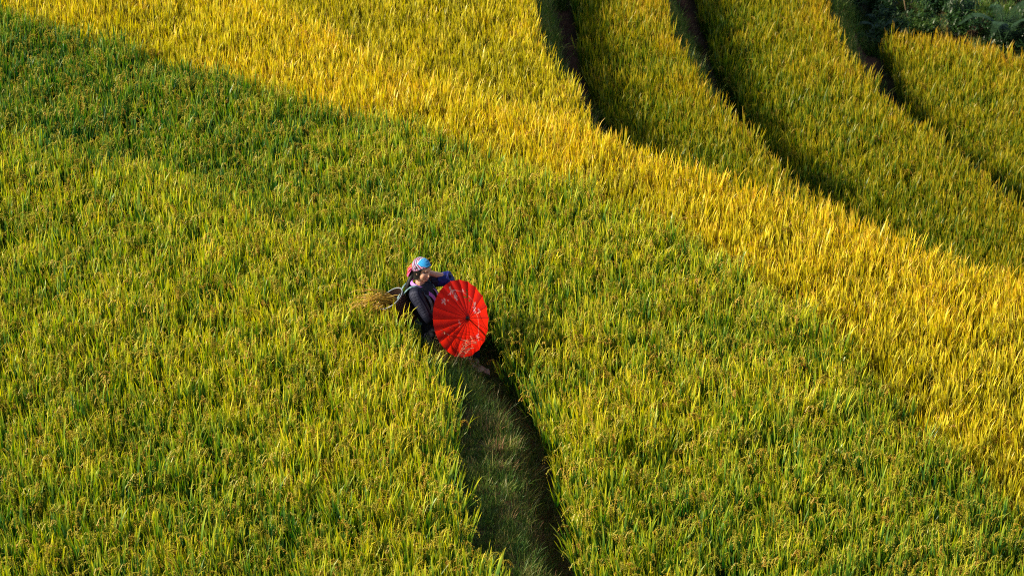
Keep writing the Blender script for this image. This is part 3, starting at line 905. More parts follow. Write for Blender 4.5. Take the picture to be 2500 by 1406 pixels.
# hair under the scarf, with a tail down the back
def head_shell(name, f_r, lat0, lat1, nu=64, nv=28, bound=None):
    """surface round the skull; lat0/lat1 as functions of azimuth (0 = face)"""
    V, F, info = [], [], []
    for j in range(nv + 1):
        for i in range(nu):
            az = i / nu * 2 * math.pi
            a, b = lat0(az), lat1(az)
            la = a + (b - a) * j / nv
            d = np.array([math.sin(az) * math.cos(la), math.cos(az) * math.cos(la), math.sin(la)])
            r_ = f_r(az, la, j / nv)
            V.append(H(d[0] * 0.074 * r_, -0.012 + d[1] * 0.092 * r_, 0.035 + d[2] * 0.088 * r_)); info.append((az, la, j / nv))
    F = [(j * nu + i, j * nu + (i + 1) % nu, (j + 1) * nu + (i + 1) % nu, (j + 1) * nu + i) for j in range(nv) for i in range(nu)]
    mb = MB(); mb.add(V, F)
    me = mb.mesh(name)
    return me, np.array(info)
wrap = lambda a: abs((a + math.pi) % (2 * math.pi) - math.pi)
hv, nu, nv = [], 72, 26
for j in range(nv + 1):
    for i in range(nu):
        az = i / nu * 2 * math.pi; q = wrap(az)
        low_z = float(np.interp(q, [0, 0.75, 0.98, 1.2, 1.6, 2.2, 3.15], [0.075, 0.066, 0.03, -0.07, -0.100, -0.110, -0.105]))
        top_z = 0.122
        z_ = low_z + (top_z - low_z) * (1 - (1 - j / nv) ** 1.5)
        u = (z_ - 0.035) / 0.092
        k = math.sqrt(max(0.0, 1 - u * u)) if u > 0 else 1.0 - 0.16 * min(1, -u) ** 2
        k *= 1.07 + 0.012 * math.sin(az * 23 + z_ * 40) + 0.10 * math.exp(-((q - 1.65) / 0.45) ** 2)
        hv.append(H(math.sin(az) * 0.075 * k, -0.012 + math.cos(az) * (0.092 if q > 1.3 else 0.088) * k, z_))
hb_ = MB(); hb_.add(hv, [(j * nu + i, j * nu + (i + 1) % nu, (j + 1) * nu + (i + 1) % nu, (j + 1) * nu + i) for j in range(nv) for i in range(nu)])
me = hb_.mesh("hair")
link("hair", me, woman, M_HAIR)
tailC = catmull([H(0.0, -0.085, -0.02), H(0.0, -0.115, -0.09), V3(-0.265, 0.03, 0.58), V3(-0.275, 0.02, 0.47), V3(-0.25, 0.02, 0.36)], 6)
link("ponytail", loft(tailC, np.interp(np.linspace(0, 1, len(tailC)), [0, 0.3, 0.8, 1], [0.026, 0.03, 0.022, 0.006]), n=10,
     wob=lambda t, a: 0.10 * math.sin(a * 5 + t * 9)).mesh("ponytail"), woman, M_HAIR)

# striped headscarf
def low(az):
    q = wrap(az)
    return float(np.interp(q, [0, 0.5, 1.1, 1.9, 2.6, 3.15], [0.44, 0.36, 0.12, -0.42, -0.62, -0.66]))
me, inf = head_shell("headscarf", lambda az, la, t: 1.15 + 0.10 * t * (1 - t) + 0.018 * math.sin(la * 22 + math.cos(az) * 9) + (0.05 if t < 0.12 else 0) + 0.08 * max(0, -math.cos(az)) * math.cos(la),
                     low, lambda az: 1.55, 128, 48)
az, la, tt = inf.T
q = abs((az + math.pi) % (2 * math.pi) - math.pi)
sgn = np.where(((az + math.pi) % (2 * math.pi) - math.pi) >= 0, 1, -1)
st = (la * 1.5 + np.cos(az) * 0.9 + 0.25 * np.sin(az)) % 1.0
pal = np.array([(0.36, 0.02, 0.06), (0.45, 0.36, 0.40), (0.02, 0.02, 0.08), (0.34, 0.06, 0.12), (0.03, 0.16, 0.28), (0.42, 0.36, 0.40), (0.03, 0.03, 0.12)])
c = pal[np.clip((st * 7).astype(int), 0, 6)]
chk = ((az * 5) % 1 < 0.14) & (tt > 0.1)
c = np.where(chk[:, None], c * 0.55, c)
front = (np.cos(az) * np.cos(la) - 0.12 * np.sin(la) > -0.20) & (la > low(0) - 0.04 + 0.10 * q)
c = np.where(front[:, None], np.array((0.02, 0.25, 0.52)), c)
edge = (tt < 0.07) & (q < 1.2)
c = np.where(edge[:, None], np.array((0.02, 0.03, 0.05)), c)
rim = front & (np.cos(az) * np.cos(la) - 0.12 * np.sin(la) < -0.13)
c = np.where(rim[:, None], np.array((0.62, 0.66, 0.70)), c)
paint(me, c)
scarf = link("headscarf", me, woman, M_PAINT)
kb = MB()        # knot and fringed ends at the back of the head
rk = np.random.default_rng(5)
for i in range(11):
    p0 = H(0.012, -0.115, -0.028); d = V3(*rk.normal(0, 0.35, 3)) - hf * 0.8 - hr * -0.1 + V3(0, 0, -0.55)
    d /= np.linalg.norm(d); Cc = catmull([p0, p0 + d * 0.035 + V3(0, 0, 0.014), p0 + d * 0.06 + V3(0, 0, -0.012), p0 + d * 0.075 + V3(0, 0, -0.04)], 4)
    loft(Cc, np.interp(np.linspace(0, 1, len(Cc)), [0, 0.4, 1], [0.008, 0.018, 0.006]), 0.004, n=6, mb=kb, up=rk.normal(0, 1, 3), tone=rk.random())
me = kb.mesh("scarf_knot")
tn = np.empty(len(me.vertices), np.float32); me.attributes["tone"].data.foreach_get("value", tn)
paint(me, np.where(tn[:, None] < 0.45, (0.62, 0.03, 0.03), np.where(tn[:, None] < 0.75, (0.72, 0.10, 0.26), (0.70, 0.16, 0.03))))
link("scarf_knot", me, scarf, M_PAINT)

# jacket body, sleeves, collar
def fold(s):
    return lambda t, a: 0.05 * math.sin(a * 5 + t * 11 + s) * (0.4 + t) + 0.03 * math.sin(a * 9 - t * 17 + s)
jc = catmull([hip - V3(-0.015, 0, 0.085), hip + V3(0.0, 0, 0.03), waist, chest, V3(-0.145, 0, 0.545), V3(-0.155, 0, 0.60), V3(-0.156, 0, 0.622)], 6)
tq = np.linspace(0, 1, len(jc))
jd = np.interp(tq, [0, 0.16, 0.33, 0.5, 0.66, 0.83, 1], [0.155, 0.150, 0.128, 0.128, 0.112, 0.072, 0.056])      # front-back
jw = np.interp(tq, [0, 0.16, 0.33, 0.5, 0.66, 0.83, 1], [0.185, 0.180, 0.150, 0.165, 0.180, 0.100, 0.060])
jacket = link("jacket", loft(jc, jd, jw, n=40, cap=False, up=bf, wob=lambda t, a: (0.03 * math.sin(a * 6 + t * 9) + 0.02 * math.sin(a * 11 - t * 21)) * (1 - t)).mesh("jacket"), woman, M_INDIGO)
sc = catmull([shR - br * 0.05 + V3(0, 0, 0.01), shR + V3(0, 0, 0.0), (shR + elR) / 2 + V3(0, -0.01, 0), elR, (elR + haR) / 2, haR - (haR - elR) * 0.1], 6)
sl = link("sleeve", loft(sc, np.interp(np.linspace(0, 1, len(sc)), [0, 0.2, 0.5, 0.75, 1], [0.070, 0.068, 0.056, 0.054, 0.064]), n=28, cap=False, wob=fold(0)).mesh("sleeve"), jacket, M_BATIK)
sc = catmull([shL + br * 0.05 + V3(0, 0, 0.01), shL, (shL + elL) / 2 + V3(0, 0, -0.01), shL + (elL - shL) * 0.86 + V3(0, 0, -0.005), elL + V3(-0.02, 0, 0.0)], 6)
tq = np.linspace(0, 1, len(sc))
sl = link("sleeve", loft(sc, np.interp(tq, [0, 0.25, 0.6, 1], [0.070, 0.070, 0.060, 0.055]), np.interp(tq, [0, 0.25, 0.6, 1], [0.072, 0.072, 0.066, 0.06]), n=28, cap=False, wob=fold(2)).mesh("sleeve"), jacket, M_BATIK)
# wide turned-back cuff of the raised arm, blue inside
fd = (haL - elL) / np.linalg.norm(haL - elL)
cc = catmull([shL + (elL - shL) * 0.42, shL + (elL - shL) * 0.70 + V3(0, 0, -0.008), elL + V3(-0.01, 0, -0.014), elL + V3(0.034, -0.005, -0.006), elL + V3(0.050, -0.008, 0.004)], 6)
tq = np.linspace(0, 1, len(cc))
link("cuff", loft(cc, np.interp(tq, [0, 0.4, 0.75, 1], [0.064, 0.072, 0.068, 0.022]), np.interp(tq, [0, 0.4, 0.75, 1], [0.070, 0.078, 0.074, 0.03]), n=26, cap=True, wob=fold(4)).mesh("cuff"), jacket, M_BLUE)

def ribbon(name, C, w, normals, parent, mat, thick=0.004, stripes=None):
    C = np.asarray(C, float); T = np.gradient(C, axis=0); T /= np.linalg.norm(T, axis=1)[:, None]
    Nn = np.asarray(normals, float); Nn = Nn - T * (Nn * T).sum(1)[:, None]; Nn /= np.linalg.norm(Nn, axis=1)[:, None]
    B = np.cross(T, Nn); w = np.broadcast_to(w, (len(C),))
    V, al, ar = [], [], []
    ks = np.linspace(-0.5, 0.5, 7)
    for i in range(len(C)):
        for k in ks: V.append(C[i] + B[i] * k * w[i] + Nn[i] * thick); al.append(i / (len(C) - 1)); ar.append(k + 0.5)
        for k in ks[::-1]: V.append(C[i] + B[i] * k * w[i]); al.append(i / (len(C) - 1)); ar.append(k + 0.5)
    m_ = 14
    F = [(i * m_ + j, i * m_ + (j + 1) % m_, (i + 1) * m_ + (j + 1) % m_, (i + 1) * m_ + j) for i in range(len(C) - 1) for j in range(m_)]
    F += [tuple(range(m_))[::-1], tuple((len(C) - 1) * m_ + j for j in range(m_))]
    mb = MB(); mb.add(V, F, along=al, around=ar)
    return link(name, mb.mesh(name), parent, mat, smooth=False)

def striped(name, c1, c2, freq, along=False):
    m, N, L = new_mat(name)
    s_ = N.new("ShaderNodeMath"); s_.operation = 'SINE'
    L.new(math_node(N, L, 'MULTIPLY', attr(N, "along" if along else "around"), freq), s_.inputs[0])
    r = ramp(N, [(0.42, c1), (0.58, c2)]); L.new(math_node(N, L, 'MULTIPLY_ADD', s_.outputs[0], 0.5), r.inputs[0])
    r.inputs[0].links[0].from_node.inputs[2].default_value = 0.5
    p = N.new("ShaderNodeBsdfPrincipled"); p.inputs["Roughness"].default_value = 0.7
    L.new(r.outputs[0], p.inputs["Base Color"])
    o = N.new("ShaderNodeOutputMaterial"); L.new(p.outputs[0], o.inputs[0])
    return m
M_PURPLE = striped("purple_braid", (0.50, 0.20, 0.60), (0.22, 0.06, 0.36), 31)
M_TEAL = striped("teal_webbing", (0.05, 0.11, 0.12), (0.12, 0.20, 0.20), 90, True)
# collar band: round the back of the neck and down the front edges
cn = V3(-0.156, 0, 0.617)
def ring(a, r1, r2, dz): return cn + bf * math.cos(a) * r1 + br * math.sin(a) * r2 + V3(0, 0, dz)
cl = [chest + bf * 0.135 + br * 0.018 + V3(0, 0, -0.03), chest + bf * 0.118 + br * 0.05 + V3(0, 0, 0.07), ring(0.9, 0.075, 0.085, -0.022), ring(1.6, 0.075, 0.085, 0.004),
      ring(2.4, 0.078, 0.080, 0.012), ring(3.14, 0.078, 0.078, 0.012), ring(3.9, 0.078, 0.080, 0.012), ring(4.7, 0.075, 0.085, 0.004),
      ring(5.4, 0.075, 0.085, -0.022), chest + bf * 0.118 - br * 0.05 + V3(0, 0, 0.07), chest + bf * 0.135 - br * 0.018 + V3(0, 0, -0.03)]
Cc = catmull(cl, 6)
nrm = Cc - (chest + V3(0, 0, 0.06)); nrm[:, 2] = nrm[:, 2] * 0.3 + 0.05
ribbon("collar", Cc, 0.034, nrm, jacket, M_PURPLE, 0.005)

# trousers
tr = MB()
loft(catmull([hip + V3(-0.03, 0, -0.02), hip + V3(0.05, 0, 0.0), hip + V3(0.12, -0.03, 0.02)], 5), [0.12] * 6 + [0.11] * 5, [0.17] * 6 + [0.15] * 5, n=24, mb=tr)
trousers = link("trousers", tr.mesh("trousers"), woman, M_TROUSER)
for hp_, kn, ft, s_ in ((hpR, knR, footR, 1), (hpL, knL, footL, 3)):
    an = ft + V3(-0.025, 0, 0.075)
    Cc = catmull([hp_, (hp_ + kn) / 2 + V3(0, 0, 0.02), kn + V3(0.01, 0, 0.015), (kn + an) / 2 + V3(0.01, 0, 0), an], 6)
    link("trouser_leg", loft(Cc, np.interp(np.linspace(0, 1, len(Cc)), [0, 0.25, 0.5, 0.75, 1], [0.105, 0.095, 0.078, 0.075, 0.066]), n=24, cap=False, wob=fold(s_)).mesh("trouser_leg"), trousers, M_TROUSER)

# ------------------------------------------------------------------ the red paper parasol
vr = V3(1, 0, 0); vu = V3(0, math.sin(DEP), math.cos(DEP)); vb_ = V3(0, -math.cos(DEP), math.sin(DEP))
pn = vr * math.sin(R(46)) * math.cos(R(6)) + vu * math.sin(R(46)) * math.sin(R(6)) + vb_ * math.cos(R(46))
pn /= np.linalg.norm(pn)
pcn = V3(0.262, -0.35, 0.41)                       # centre of the rim, from the seat
RP, DEPTH, NR = 0.385, 0.085, 20
e2 = vu - pn * (vu @ pn); e2 /= np.linalg.norm(e2)
e1 = np.cross(e2, pn)                              # to the right along the canopy
PM = Matrix((e1, e2, pn)).transposed().to_4x4()
par = empty("parasol", tuple(SEAT + V3(0, 0, gz) + pcn))
par.rotation_euler = PM.to_euler()
tag(par, "open red paper parasol painted with pink blossom, leaning before the woman's knees", "parasol")
def canopy_z(r_): return DEPTH * (1 - (r_ / RP) ** 1.25)
def red_paper():
    m, N, L = new_mat("red_oiled_paper")
    r = N.new("ShaderNodeAttribute"); r.attribute_name = "paint"
    p = N.new("ShaderNodeBsdfPrincipled"); p.inputs["Roughness"].default_value = 0.42; p.inputs["Specular IOR Level"].default_value = 0.25
    L.new(r.outputs[0], p.inputs["Base Color"])
    t = N.new("ShaderNodeBsdfTranslucent"); L.new(r.outputs[0], t.inputs[0])
    mx = N.new("ShaderNodeMixShader"); mx.inputs[0].default_value = 0.72
    L.new(p.outputs[0], mx.inputs[1]); L.new(t.outputs[0], mx.inputs[2])
    o = N.new("ShaderNodeOutputMaterial"); L.new(mx.outputs[0], o.inputs[0])
    return m
M_RED = red_paper()
M_RIB = plain("dark_red_bamboo", (0.34, 0.012, 0.008), 0.6, 0.2)
M_HUB = plain("black_lacquer", (0.02, 0.006, 0.006), 0.4, 0.4)
K = 1 / 5.627 / 243.0
def on(px, py):          # position on the canopy, measured from the hub
    return np.array([(px - 460) * K / 0.69, -(py - 585) * K])
rp = np.random.default_rng(3)
PETALS = []              # centre, direction, length, width, colour
for (px, py, n_, sz) in ((350, 205, 8, 0.026), (318, 258, 5, 0.020), (372, 300, 7, 0.024), (222, 350, 7, 0.026), (262, 338, 2, 0.018), (485, 220, 4, 0.02),
                         (585, 465, 9, 0.030), (612, 410, 5, 0.022), (655, 488, 4, 0.034), (640, 810, 4, 0.018), (643, 850, 5, 0.020), (365, 640, 3, 0.018), (600, 510, 4, 0.02)):
    for k in range(n_):
        PETALS.append((on(px, py) + rp.normal(0, 0.009, 2), rp.random() * 6.28, sz * rp.uniform(0.8, 1.25), sz * rp.uniform(0.45, 0.75), (0.84, 0.34 + rp.normal(0, 0.06), 0.36)))
for (px, py, an_) in ((528, 235, 1.4), (492, 312, 2.6), (540, 325, 4.4), (528, 240, 4.4), (500, 305, 0.4)):
    PETALS.append((on(px, py), an_, 0.032, 0.018, (0.10, 0.13, 0.02)))
TWIGS = [catmull([on(*q) for q in pts], 6) for pts in ([(350, 205), (420, 215), (480, 238), (540, 285), (585, 350), (600, 430)],
         [(598, 500), (625, 560), (640, 640), (645, 720), (640, 830)], [(365, 610), (378, 660), (370, 700)])]
def canopy_paint(P):
    """flat print: red paper with a blossoming branch"""
    n1 = fbm(P[:, 0] * 14 + 5, P[:, 1] * 14 + 9, 8)[:, None]
    c = np.array((0.74, 0.010, 0.004)) * (1 - n1) + np.array((0.88, 0.022, 0.007)) * n1
    for T_ in TWIGS:
        for p0, p1 in zip(T_[:-1], T_[1:]):
            d = p1 - p0; t = np.clip(((P - p0) @ d) / (d @ d), 0, 1)
            c[np.linalg.norm(P - p0 - t[:, None] * d, axis=1) < 0.0045] = (0.78, 0.17, 0.12)
    for ctr, an_, ln, wd, col_ in PETALS:
        u = np.array([math.cos(an_), math.sin(an_)]); q = P - ctr - u * ln * 0.5
        c[((q @ u) / (ln * 0.5)) ** 2 + ((q @ np.array([-u[1], u[0]])) / (wd * 0.5)) ** 2 < 1] = col_
    return c
n_r, n_a = 64, 18
half = math.pi / NR
def panel_mesh(a0):
    i, j = np.meshgrid(np.arange(n_r + 1), np.arange(n_a + 1), indexing='ij')
    r_ = 0.02 + (RP - 0.02) * i / n_r; a_ = a0 - half + 2 * half * j / n_a
    k = 1 - (2 * j / n_a - 1) ** 2
    rr = r_ * (1 - 0.016 * k * (i / n_r) ** 3)
    V = np.stack([rr * np.cos(a_), rr * np.sin(a_), canopy_z(r_) - 0.009 * k * (i / n_r)], -1).reshape(-1, 3)
    m1 = n_a + 1
    F = [(i * m1 + j, (i + 1) * m1 + j, (i + 1) * m1 + j + 1, i * m1 + j + 1) for i in range(n_r) for j in range(n_a)]
    me = bpy.data.meshes.new("canopy_panel"); me.from_pydata(V.tolist(), [], F)
    paint(me, canopy_paint(V[:, :2]))
    return me
rb = MB()
rs = np.linspace(0.015, RP + 0.006, 9)
loft(np.stack([rs, 0 * rs, canopy_z(np.minimum(rs, RP)) - 0.001], 1), 0.0030, 0.0012, n=6, mb=rb)
rib_me = rb.mesh("rib"); rib_me.materials.append(M_RIB)
st_ = MB(); loft(np.array([[0.012, 0, -0.19], [0.12, 0, -0.02], [0.22, 0, canopy_z(0.22) - 0.004]]), 0.0013, n=5, mb=st_)
strut_me = st_.mesh("strut"); strut_me.materials.append(M_RIB)
for i in range(NR):
    a = 2 * math.pi * i / NR
    link("canopy_panel", panel_mesh(a + half), par, M_RED)
    for nm, me, off in (("rib", rib_me, 0), ("strut", strut_me, 0)):
        o = bpy.data.objects.new(nm, me); COL.objects.link(o); o.parent = par; o.rotation_euler = (0, 0, a + off)
hb = loft(np.array([[0, 0, DEPTH - 0.012], [0, 0, DEPTH - 0.002], [0, 0, DEPTH + 0.008], [0, 0, DEPTH + 0.016], [0, 0, DEPTH + 0.019]]), [0.024, 0.021, 0.012, 0.009, 0.003], n=14)
link("tip_cap", hb.mesh("tip_cap"), par, M_HUB)
link("handle", loft(np.array([[0, 0, DEPTH - 0.01], [0, 0, -0.1], [0, 0, -0.3], [0, 0, -0.44]]), 0.008, n=8).mesh("handle"), par, plain("bamboo_handle", (0.30, 0.16, 0.06), 0.5))
link("runner", loft(np.array([[0, 0, -0.205], [0, 0, -0.175]]), 0.016, n=12).mesh("runner"), par, M_HUB)
# ------------------------------------------------------------------ carrying basket with straps, and the cut rice in it
bas = empty("basket", tuple(SEAT + V3(-0.255, -0.06, gz + 0.225)))
axis = V3(-0.56, -0.10, 0.82); axis /= np.linalg.norm(axis)
bas.rotation_euler = Vector(axis).to_track_quat('Z', 'Y').to_euler()
tag(bas, "dark woven bamboo basket with a pale rim carried on the woman's back", "basket")
M_CANE = plain("smoked_cane", (0.075, 0.030, 0.016), 0.55, 0.35, 0.5, 60)
M_CANE2 = plain("dark_cane", (0.030, 0.014, 0.009), 0.6, 0.3, 0.4, 60)
M_RIM = plain("pale_rim", (0.20, 0.22, 0.24), 0.5, 0.35, 0.25, 50)
HB = 0.33
def brad(z): return 0.085 + 0.055 * (z / HB) ** 0.7
link("lining", loft(np.array([[0, 0, z] for z in np.linspace(0, HB - 0.004, 8)]), [brad(z) - 0.007 for z in np.linspace(0, HB, 8)], n=32, cap=False).mesh("lining"), bas, M_CANE2)
link("base", loft(np.array([[0, 0, 0.0], [0, 0, 0.012]]), [0.082, 0.084], n=24).mesh("base"), bas, M_CANE2)
NST = 30
for i in range(NST):                                  # upright stakes
    a = 2 * math.pi * i / NST
    zs = np.linspace(0.0, HB - 0.006, 7)
    if i == 0:
        stake_me = loft(np.stack([[brad(z) for z in zs], 0 * zs, zs], 1), 0.0035, 0.0065, n=5, up=(1, 0, 0)).mesh("stake"); stake_me.materials.append(M_CANE2)
    o = bpy.data.objects.new("stake", stake_me); COL.objects.link(o); o.parent = bas; o.rotation_euler = (0, 0, a)
for k, z in enumerate(np.linspace(0.012, HB - 0.022, 22)):        # weavers go over and under
    th = np.linspace(0, 2 * math.pi, 121)[:-1]
    rr = brad(z) + 0.0045 * np.where(k % 2, 1, -1) * np.cos(th * NST / 2)
    Cc = np.stack([rr * np.cos(th), rr * np.sin(th), np.full_like(th, z)], 1)
    mb = MB(); V = []
    for (ca, c_) in zip(th, Cc):
        u = np.array([math.cos(ca), math.sin(ca), 0])
        V += [c_ + u * 0.0022 + V3(0, 0, 0.0062), c_ + u * 0.0022 - V3(0, 0, 0.0062), c_ - u * 0.0022 - V3(0, 0, 0.0062), c_ - u * 0.0022 + V3(0, 0, 0.0062)]
    m_ = len(th)
    mb.add(V, [(4 * i + j, 4 * i + (j + 1) % 4, 4 * ((i + 1) % m_) + (j + 1) % 4, 4 * ((i + 1) % m_) + j) for i in range(m_) for j in range(4)])
    link("weaver", mb.mesh("weaver"), bas, M_CANE)
th = np.linspace(0, 2 * math.pi, 49)
link("rim", loft(np.stack([(brad(HB) + 0.002) * np.cos(th), (brad(HB) + 0.002) * np.sin(th), np.full_like(th, HB)], 1), 0.0055, n=8, cap=False).mesh("rim"), bas, M_RIM)
bas_loc = V3(*bas.location); bas_inv = np.array(bas.rotation_euler.to_matrix()).T
def strap(pts, normals):
    Cc = catmull([bas_inv @ (SEAT + V3(0, 0, gz) + p - bas_loc) for p in pts], 6)
    Nn = catmull([bas_inv @ q for q in normals], 6)
    ribbon("strap", Cc, 0.030, Nn, bas, M_TEAL, 0.004)
for s_ in (1, -1):
    sh = V3(-0.15, 0, 0.62) + br * 0.105 * s_
    strap([V3(-0.375, -0.06 - 0.06 * s_, 0.44), V3(-0.30, -0.02 - 0.09 * s_, 0.565), sh + V3(-0.045, 0, 0.005), sh + V3(0.03, 0, -0.004), chest + bf * 0.105 + br * 0.10 * s_ + V3(0, 0, 0.05),
           chest + bf * 0.110 + br * 0.115 * s_ + V3(0.02, 0, -0.08), waist + bf * 0.06 + br * 0.135 * s_, waist - bf * 0.05 + br * 0.130 * s_ + V3(0, 0, -0.05), V3(-0.20, -0.06 - 0.07 * s_, 0.27)],
          [V3(-0.5, 0, 0.8), V3(-0.5, 0, 0.8), V3(-0.2, 0, 1), V3(0.3, 0, 1), bf + br * 0.3 * s_, bf + br * 0.4 * s_, bf * 0.4 + br * s_, br * s_, br * s_])

sheaf = MB(); rsn = np.random.default_rng(17)
mouth = V3(-0.255, -0.06, 0.225) + axis * (HB - 0.03)
for i in range(48):
    j0 = rsn.normal(0, 0.034, 3); d = V3(-0.95, rsn.normal(-0.12, 0.22), rsn.normal(0.10, 0.22)); d /= np.linalg.norm(d)
    ln = rsn.uniform(0.16, 0.40)
    p0 = mouth + j0 - axis * rsn.uniform(0.0, 0.16) * 0.6
    p1 = mouth + j0 * 1.2 + axis * 0.035 + d * ln * 0.35
    p2 = p1 + d * ln * 0.4 + V3(0, 0, -0.02); p3 = p2 + d * ln * 0.3 + V3(0, 0, -0.09 * rsn.random())
    Cc = catmull([p0, p1, p2, p3], 4)
    loft(Cc, np.linspace(0.004, 0.0022, len(Cc)), n=4, cap=False, mb=sheaf, rnd=rsn.random())
    if i % 2 == 0:
        for g in range(11):
            q_ = Cc[rsn.integers(len(Cc) // 2, len(Cc))]
            grain(sheaf, q_ + rsn.normal(0, 0.010, 3), d + rsn.normal(0, 0.4, 3) + V3(0, 0, -0.3), 0.018, 0.0060, 0.5, rsn.random(), 0)
    if i % 3 == 0:
        loft(catmull([p1, p2 + rsn.normal(0, 0.02, 3), p3 + rsn.normal(0, 0.05, 3)], 4), np.linspace(0.008, 0.001, 9), 0.0006, n=4, cap=False, mb=sheaf, rnd=rsn.random(), up=rsn.normal(0, 1, 3))
so = link("rice_sheaf", sheaf.mesh("rice_sheaf"), None, M_STRAW, smooth=False)
so.location = tuple(SEAT + V3(0, 0, gz))
tag(so, "bundle of cut golden rice straw spilling out of the basket", "sheaf")

# ------------------------------------------------------------------ dry seeding grass before the parasol
rg = np.random.default_rng(23)
def seed_grass(x, y, h, lean, az, k, label):
    mb = MB()
    z = ground_z(x, y)
    for s_ in range(k):
        a = az + rg.normal(0, 0.35); L_ = h * rg.uniform(0.75, 1.1); ln = lean * rg.uniform(0.7, 1.3)
        Cc = catmull([(0, 0, -0.02), (L_ * 0.3 * ln * math.cos(a), L_ * 0.3 * ln * math.sin(a), L_ * 0.45), (L_ * 0.9 * ln * math.cos(a), L_ * 0.9 * ln * math.sin(a), L_ * 0.9),
                      (L_ * 1.5 * ln * math.cos(a), L_ * 1.5 * ln * math.sin(a), L_ * 1.0)], 5)
        loft(Cc, np.linspace(0.0022, 0.0012, len(Cc)), n=4, mb=mb, rnd=rg.random())
        top = Cc[-1]
        for b in range(5):       # spreading seed branches
            d = rg.normal(0, 1, 3); d[2] = abs(d[2]) * 0.5; d /= np.linalg.norm(d)
            p0 = Cc[-1 - b]; p1 = p0 + d * 0.055
            loft(np.array([p0, (p0 + p1) / 2 + V3(0, 0, 0.006), p1]), 0.0011, n=3, mb=mb, rnd=rg.random())
            for g in range(3): grain(mb, p1 - d * 0.015 * g, d + V3(0, 0, -0.5), 0.012, 0.0032, 1.0, rg.random(), 0)
    o = link("seeding_grass", mb.mesh("seeding_grass"), None, M_DRY, smooth=False)
    o.location = (x, y, z)
    tag(o, label, "grass", "dry seeding grass on the path")
bx_, by_ = SEAT[0], SEAT[1]
seed_grass(bx_ + 0.13, by_ - 0.60, 0.42, 0.08, 2.6, 3, "dry grass stalks with forked heads before the parasol's left part")
seed_grass(bx_ + 0.17, by_ - 0.66, 0.30, 0.42, 0.25, 4, "dry seeding grass arching right across the foot of the red parasol")
seed_grass(bx_ + 0.25, by_ - 0.62, 0.24, 0.28, 0.6, 3, "short dry seeding grass near the parasol's lowest edge")
seed_grass(bx_ + 0.02, by_ - 0.55, 0.28, 0.35, 0.9, 1, "single pale grass stalk before the woman's dark trousers")

# leafy weed and pebble on the path
M_WEED = plain("weed_leaf", (0.14, 0.26, 0.06), 0.6, 0.3, 0.3, 30, 0.3)
def weed(x, y, label):
    r = empty("weed", (x, y, ground_z(x, y)))
    tag(r, label, "weed")
    mb = MB(); loft(catmull([(0, 0, -0.01), (0.01, 0, 0.05), (0.015, 0.005, 0.11)], 4), 0.003, n=5, mb=mb)
    link("stem", mb.mesh("stem"), r, M_WEED)
    for i in range(9):
        mb = MB(); a = i * 2.4; t = 0.35 + 0.65 * i / 9
        blade(mb, (0.012 * t, 0, 0.11 * t), a, 0.9 + 0.2 * rg.random(), 0.055, 0.026, 0.5, 0, 1, 0.5, 4)
        link("leaf", mb.mesh("leaf"), r, M_WEED)
weed(0.36, -3.35, "small pale leafy weed beside the dark gutter below the path bank")
weed(-0.16, -1.75, "little broad-leaved weed on the path just below the bare feet")
bm = bmesh.new(); bmesh.ops.create_icosphere(bm, subdivisions=2, radius=0.028)
for v in bm.verts: v.co *= 1 + 0.18 * math.sin(v.co.x * 150) * math.cos(v.co.y * 170); v.co.z *= 0.6
me = bpy.data.meshes.new("pebble"); bm.to_mesh(me); bm.free()
o = link("pebble", me, None, plain("pale_stone", (0.42, 0.42, 0.44), 0.8, 0.2, 0.3, 60))
o.location = (-0.19, -1.98, ground_z(-0.19, -1.98) + 0.07)
tag(o, "small pale stone lying on the grassy path below the feet", "stone")

# ------------------------------------------------------------------ scrub corner: shrubs, ferns, a dead stick
def shrub(x, y, h, w, tone, label, seed):
    rng = np.random.default_rng(seed)
    r = empty("shrub", (x, y, ground_z(x, y) - 0.03)); tag(r, label, "shrub", "shrubs in the scrub corner")
    st = MB(); fo = MB()
    tips = []
    for i in range(7):
        a = rng.random() * 6.28; le = rng.uniform(0.1, 0.5)
        p3 = np.array([math.cos(a) * w * le, math.sin(a) * w * le, h * rng.uniform(0.5, 0.85)])
        Cc = catmull([(0, 0, 0), p3 * [0.35, 0.35, 0.5], p3], 5)
        loft(Cc, np.linspace(0.018, 0.005, len(Cc)), n=5, mb=st, rnd=0.9)
        tips += [Cc[k] for k in range(5, len(Cc))]
    cl = [np.array([rng.normal(0, w * 0.42), rng.normal(0, w * 0.42), h * rng.uniform(0.25, 0.95)]) for _ in range(16)]
    for c_ in cl + tips:
        rad = w * rng.uniform(0.12, 0.26)
        for k in range(52):
            d = rng.normal(0, 1, 3); d /= np.linalg.norm(d)
            p = c_ + d * rad * rng.random() ** 0.4
            blade(fo, p, rng.random() * 6.28, rng.uniform(0.3, 1.7), rng.uniform(0.05, 0.10), rng.uniform(0.018, 0.036), rng.uniform(0, 0.8), 0, 1, rng.random() + tone, 2)
    link("stems", st.mesh("stems"), r, plain("bark", (0.05, 0.035, 0.025), 0.9, 0.1) if "bark" not in bpy.data.materials else bpy.data.materials["bark"])
    link("foliage", fo.mesh("foliage"), r, M_SHRUB, smooth=False)
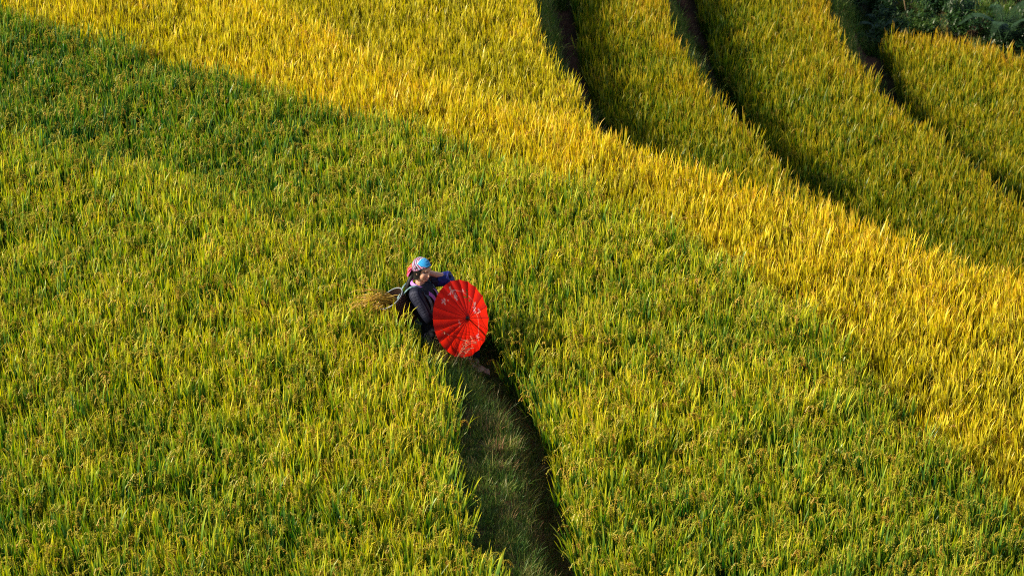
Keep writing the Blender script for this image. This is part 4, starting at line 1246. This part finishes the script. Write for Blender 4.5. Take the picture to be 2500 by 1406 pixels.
SHR = [(6.25, 16.6, 0.55, 0.55, 0.25, "low green shrub between the third bank and the gold rice patch"),
       (6.9, 17.0, 0.65, 0.70, 0.35, "bright green bush just above the gold rice patch's rim"),
       (7.7, 17.3, 0.9, 0.75, -0.15, "dark round bush behind the gold rice patch"),
       (8.5, 16.9, 1.0, 0.9, -0.20, "darkest bush at the picture's top right, behind the fern"),
       (9.3, 16.5, 0.9, 0.8, 0.05, "rust-tinged bush at the far right edge"),
       (6.4, 18.2, 0.8, 0.8, 0.0, "bush at the top edge beside the bare red earth"),
       (7.4, 18.8, 1.1, 0.9, -0.2, "tall dark bush at the top edge left of the fern"),
       (8.9, 18.2, 1.2, 1.0, -0.1, "tall dark bush at the top edge right of the fern"),
       (9.9, 17.6, 1.2, 1.0, 0.1, "large bush cut by the top right corner")]
for i, a in enumerate(SHR): shrub(*a, seed=700 + i)

M_FERN = plain("fern_leaf", (0.035, 0.075, 0.028), 0.6, 0.3, 0.3, 20, 0.3)
def fern(x, y, dz, h, label, seed, nf=5, az0=0.0):
    rng = np.random.default_rng(seed)
    r = empty("fern", (x, y, ground_z(x, y) + dz)); tag(r, label, "fern", "ferns in the scrub corner")
    for i in range(nf):
        mb = MB(); a = az0 + i * 6.28 / nf + rng.normal(0, 0.2); L_ = h * rng.uniform(0.8, 1.15)
        Cc = catmull([(0, 0, 0), (L_ * 0.25 * math.cos(a), L_ * 0.25 * math.sin(a), L_ * 0.55), (L_ * 0.7 * math.cos(a), L_ * 0.7 * math.sin(a), L_ * 0.72), (L_ * 1.1 * math.cos(a), L_ * 1.1 * math.sin(a), L_ * 0.5)], 8)
        loft(Cc, np.linspace(0.006, 0.002, len(Cc)), n=4, mb=mb, rnd=0.5)
        T = np.gradient(Cc, axis=0)
        for k in range(3, len(Cc)):
            t = k / (len(Cc) - 1); ll = L_ * 0.26 * (1 - t) ** 0.7 + 0.01
            for sd in (-1, 1):
                for sub in (0, 0.5):
                    p = Cc[k] - T[k] * sub
                    blade(mb, p, a + sd * 1.25, 1.45, ll, 0.030, 0.5, 0, 1, 0.5, 2)
        link("frond", mb.mesh("frond"), r, M_FERN, smooth=False)
fern(8.35, 16.55, 0.35, 0.75, "large arching fern frond before the dark bushes", 41, 5, -0.5)
fern(6.35, 17.3, 0.1, 0.5, "small fern between the bare earth and the green bush", 43, 6, 0.3)
mb = MB(); loft(catmull([(0, 0, 0), (-0.12, 0.05, 0.35), (-0.22, 0.05, 0.8)], 5), np.linspace(0.016, 0.007, 11), n=6, mb=mb, rnd=0.4)
o = link("dead_stick", mb.mesh("dead_stick"), None, M_DRY); o.location = (6.95, 17.55, ground_z(6.95, 17.55))
tag(o, "pale dead stick poking up among the scrub", "stick")
